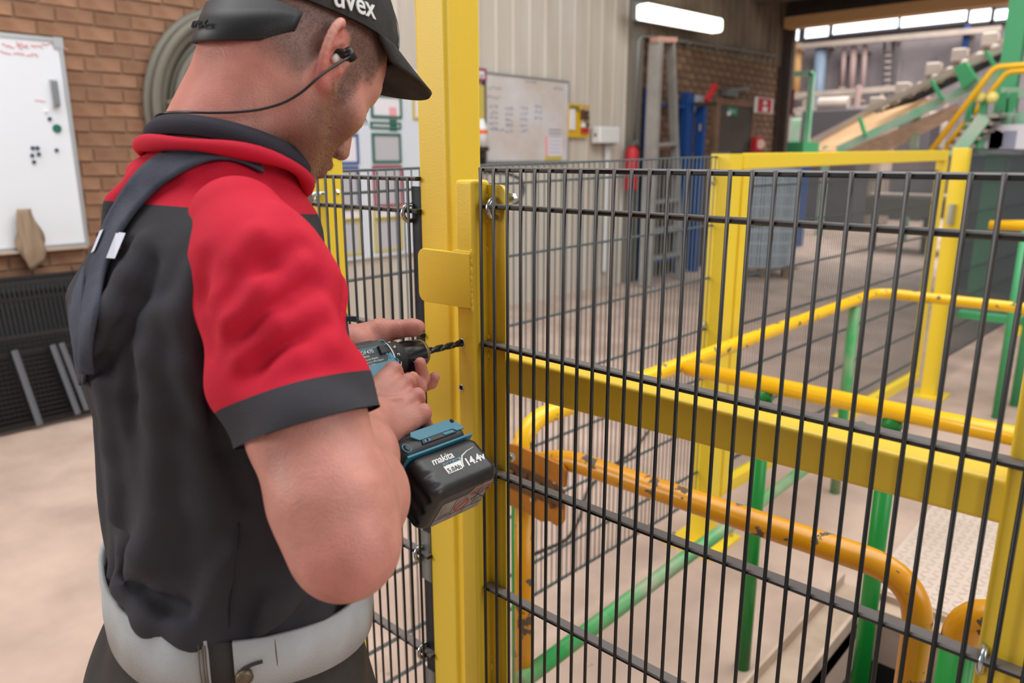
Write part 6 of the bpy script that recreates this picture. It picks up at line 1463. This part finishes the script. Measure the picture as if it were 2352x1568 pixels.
# brim
vs = []; nu, nv = 29, 9
for i in range(nu):
    a = math.radians(-78+156*i/(nu-1)); 
    base = hp_(-.000+.107*math.cos(a), .088*math.sin(a), .0)
    for j in range(nv):
        t = j/(nv-1); ln_ = .064*max(0, math.cos(a*.97))**.55
        fo_ = .107*math.cos(a)+ln_*(1.14*t-.14); rr_ = .088*math.sin(a)*(1-.04*t)
        u_ = .056+.044*math.cos(a)+.24*ln_*t-.20*(abs(math.sin(a))**2.2)*.088*(.25+.75*t)
        vs.append(hp_(fo_, rr_, u_))
nn = nu*nv; fs = [(i*nv+j, i*nv+j+1, (i+1)*nv+j+1, (i+1)*nv+j) for i in range(nu-1) for j in range(nv-1)]
brim = obj('brim', MB().add(vs, fs), M['cap'], cap, smooth=True); so = brim.modifiers.new('thick', 'SOLIDIFY'); so.thickness = .0042; so.offset = 0
# rubber closing strap at the back
vs = []; nA = 30; 
for k in range(nA+1):
    a = math.radians(124+112*k/nA)
    w = .0215*min(1, .45+4*min(k, nA-k)/nA)
    for (rr_, uu) in ((1.0, -1), (1.03, -1), (1.035, 0), (1.03, 1), (1.0, 1)):
        vs.append(hp_(.001+(.0895+.005*uu)*rr_*math.cos(a), (.083+.002*uu)*rr_*math.sin(a), .050-.086*abs(math.cos(a))+uu*w))
fs = [(k*5+j, k*5+(j+1) % 5, (k+1)*5+(j+1) % 5, (k+1)*5+j) for k in range(nA) for j in range(5)]+[tuple(range(5)), tuple(nA*5+j for j in range(5))]
M['rubber'] = mat('black_rubber_strap', (22, 23, 26), .5)
stp = obj('rubber_strap', MB().add(vs, fs), M['rubber'], cap, smooth=True)
def on_cap(a, u, add=.0):       # point on the crown wall at azimuth a (0 front, 90 right) and height u
    k = math.sqrt(max(0, 1-((u-.050)/.098)**2)); return hp_(.001+(.107+add)*k*math.cos(a), (.0895+add)*k*math.sin(a), u)
def wrap_text(name, txt, a0, u0, size, dep_, m, parent, strap_=False, bold=0., rise=0.):
    t = text_mb(txt, (0, 0, 0), (1, 0, 0), (0, 1, 0), size, dep_, bold=bold, spacing=1.02)
    out = []
    for (x, y, z) in t.v:
        a = math.radians(a0)-x/.095
        x, y = (x*math.cos(CT)-y*math.sin(CT), x*math.sin(CT)+y*math.cos(CT)) if not strap_ else (x, y); a = math.radians(a0)-x/.095
        if strap_: out.append(hp_(.001+(.0965+.005*(u0+y+.013-.0075)/.02+z)*math.cos(a), (.0890+z)*math.sin(a), u0+y+.050-.086*abs(math.cos(a))))
        else: out.append(on_cap(a, u0+y+rise*x, .0012+z))
    t.v = [tuple(q) for q in out]; return obj(name, t, m, parent)
def cap_uv(px, py):
    best = None
    for a_ in np.linspace(40, 165, 251):
        for u_ in np.linspace(.02, .145, 126):
            p = on_cap(math.radians(a_), u_); d = p-CAM; x = IMG_W/2+FPX*(d@_r)/(d@_f); y = IMG_H/2-FPX*(d@_u)/(d@_f); e = (x-px)**2+(y-py)**2
            if best is None or e < best[0]: best = (e, a_, u_)
    return best[1:]
(A0, U0), (A1, U1) = cap_uv(764, 14), cap_uv(861, 44)
RC = .0985; dvec = np.array([-(A1-A0)*math.pi/180*RC, U1-U0]); dl0 = np.linalg.norm(dvec); dvec /= dl0; pvec = np.array([-dvec[1], dvec[0]])
print('lettering', A0, U0, A1, U1, dl0)
t = text_mb('uvex', (0, 0, 0), (1, 0, 0), (0, 1, 0), 1.0, .04, bold=.012); wx = max(q[0] for q in t.v); sc_ = dl0/wx
out = []
for (x, y, z) in t.v:
    q = dvec*x*sc_+pvec*y*sc_*1.12; out.append(on_cap(math.radians(A0)-q[0]/RC, U0+q[1], .0012+z*sc_))
t.v = [tuple(q) for q in out]; obj('lettering', t, M['print_white'], cap)
wrap_text('embossed_lettering', 'uvex', 190, -.013, .015, .0010, M['rubber'], stp, True)
for a_ in (52, 56, 108, 113): obj('stitching', MB().tube([on_cap(math.radians(a_), u_, .0008) for u_ in np.linspace(.085 if a_ < 80 else .045, .14, 14)], .00045, 5), mat('grey_thread', (120, 120, 118), .8), cap)
# --- earplugs on a cord
ep_ = thing('corded_earplug', 'black neck cord with an earplug in his right ear', 'earplug', tuple(hp_(0, .09, 0)))
q0 = hp_(-.004, .084, .008)
tip = q0+HR*.010+HF*.004
obj('plug', MB().tube([q0-HR*.006, q0+HR*.004, tip], [.005, .0048, .0058], 12), M['black_plastic'], ep_, smooth=True)
obj('plug_cap', MB().tube([tip-HF*.006+HU*.003, tip+HF*.006+HU*.002], .0050, 12), M['black_plastic'], ep_, smooth=True)
obj('white_foam', MB().tube([q0-HU*.005, q0-HU*.012-HF*.002], [.004, .003], 10), M['print_white'], ep_, smooth=True)
cordpx = [(762, 133, 0), (735, 172, .0), (700, 208, 0), (655, 236, 0), (600, 252, 0), (540, 258, 0), (480, 259, 0), (425, 257, 0), (385, 258, 0), (362, 263, 0), (353, 275, 0), (352, 290, 0)]
bvb = BVHTree.FromPolygons([tuple(v) for v in Vh], [tuple(q) for q in Fh.tolist()])
cp_pts = [tip+HR*.003]
for (x, y, _) in cordpx[1:]:
    h, n, i, dd = bvb.ray_cast(Vector(CAM), Vector(unit(ray(x, y))))
    D_ = ((np.array(h)-CAM)@_f-.006) if h is not None else None
    cp_pts.append((x, y, D_))
dl_ = [(k, p[2]) for k, p in enumerate(cp_pts) if isinstance(p, tuple) and p[2] is not None]
ks = [k for k, _ in dl_]; ds = [d for _, d in dl_]
pts = [cp_pts[0]]+[at_d(p[0], p[1], float(np.interp(k, ks, ds))-.004) for k, p in enumerate(cp_pts) if k > 0]
P_ = np.array(pts); tt = np.linspace(0, len(P_)-1, 60); P_ = np.stack([np.interp(tt, np.arange(len(P_)), P_[:, k]) for k in range(3)], 1)
for _ in range(6): P_[1:-1] = (P_[:-2]+2*P_[1:-1]+P_[2:])/4
obj('cord', MB().tube(list(P_), .0015, 8), M['black_plastic'], ep_, smooth=True)
obj('cord_clip', MB().bar(P_[-1]+V3(0, 0, .004), P_[-1]-V3(.002, .002, .016), .004, .004, (0, 1, 0)), M['zinc'], ep_)
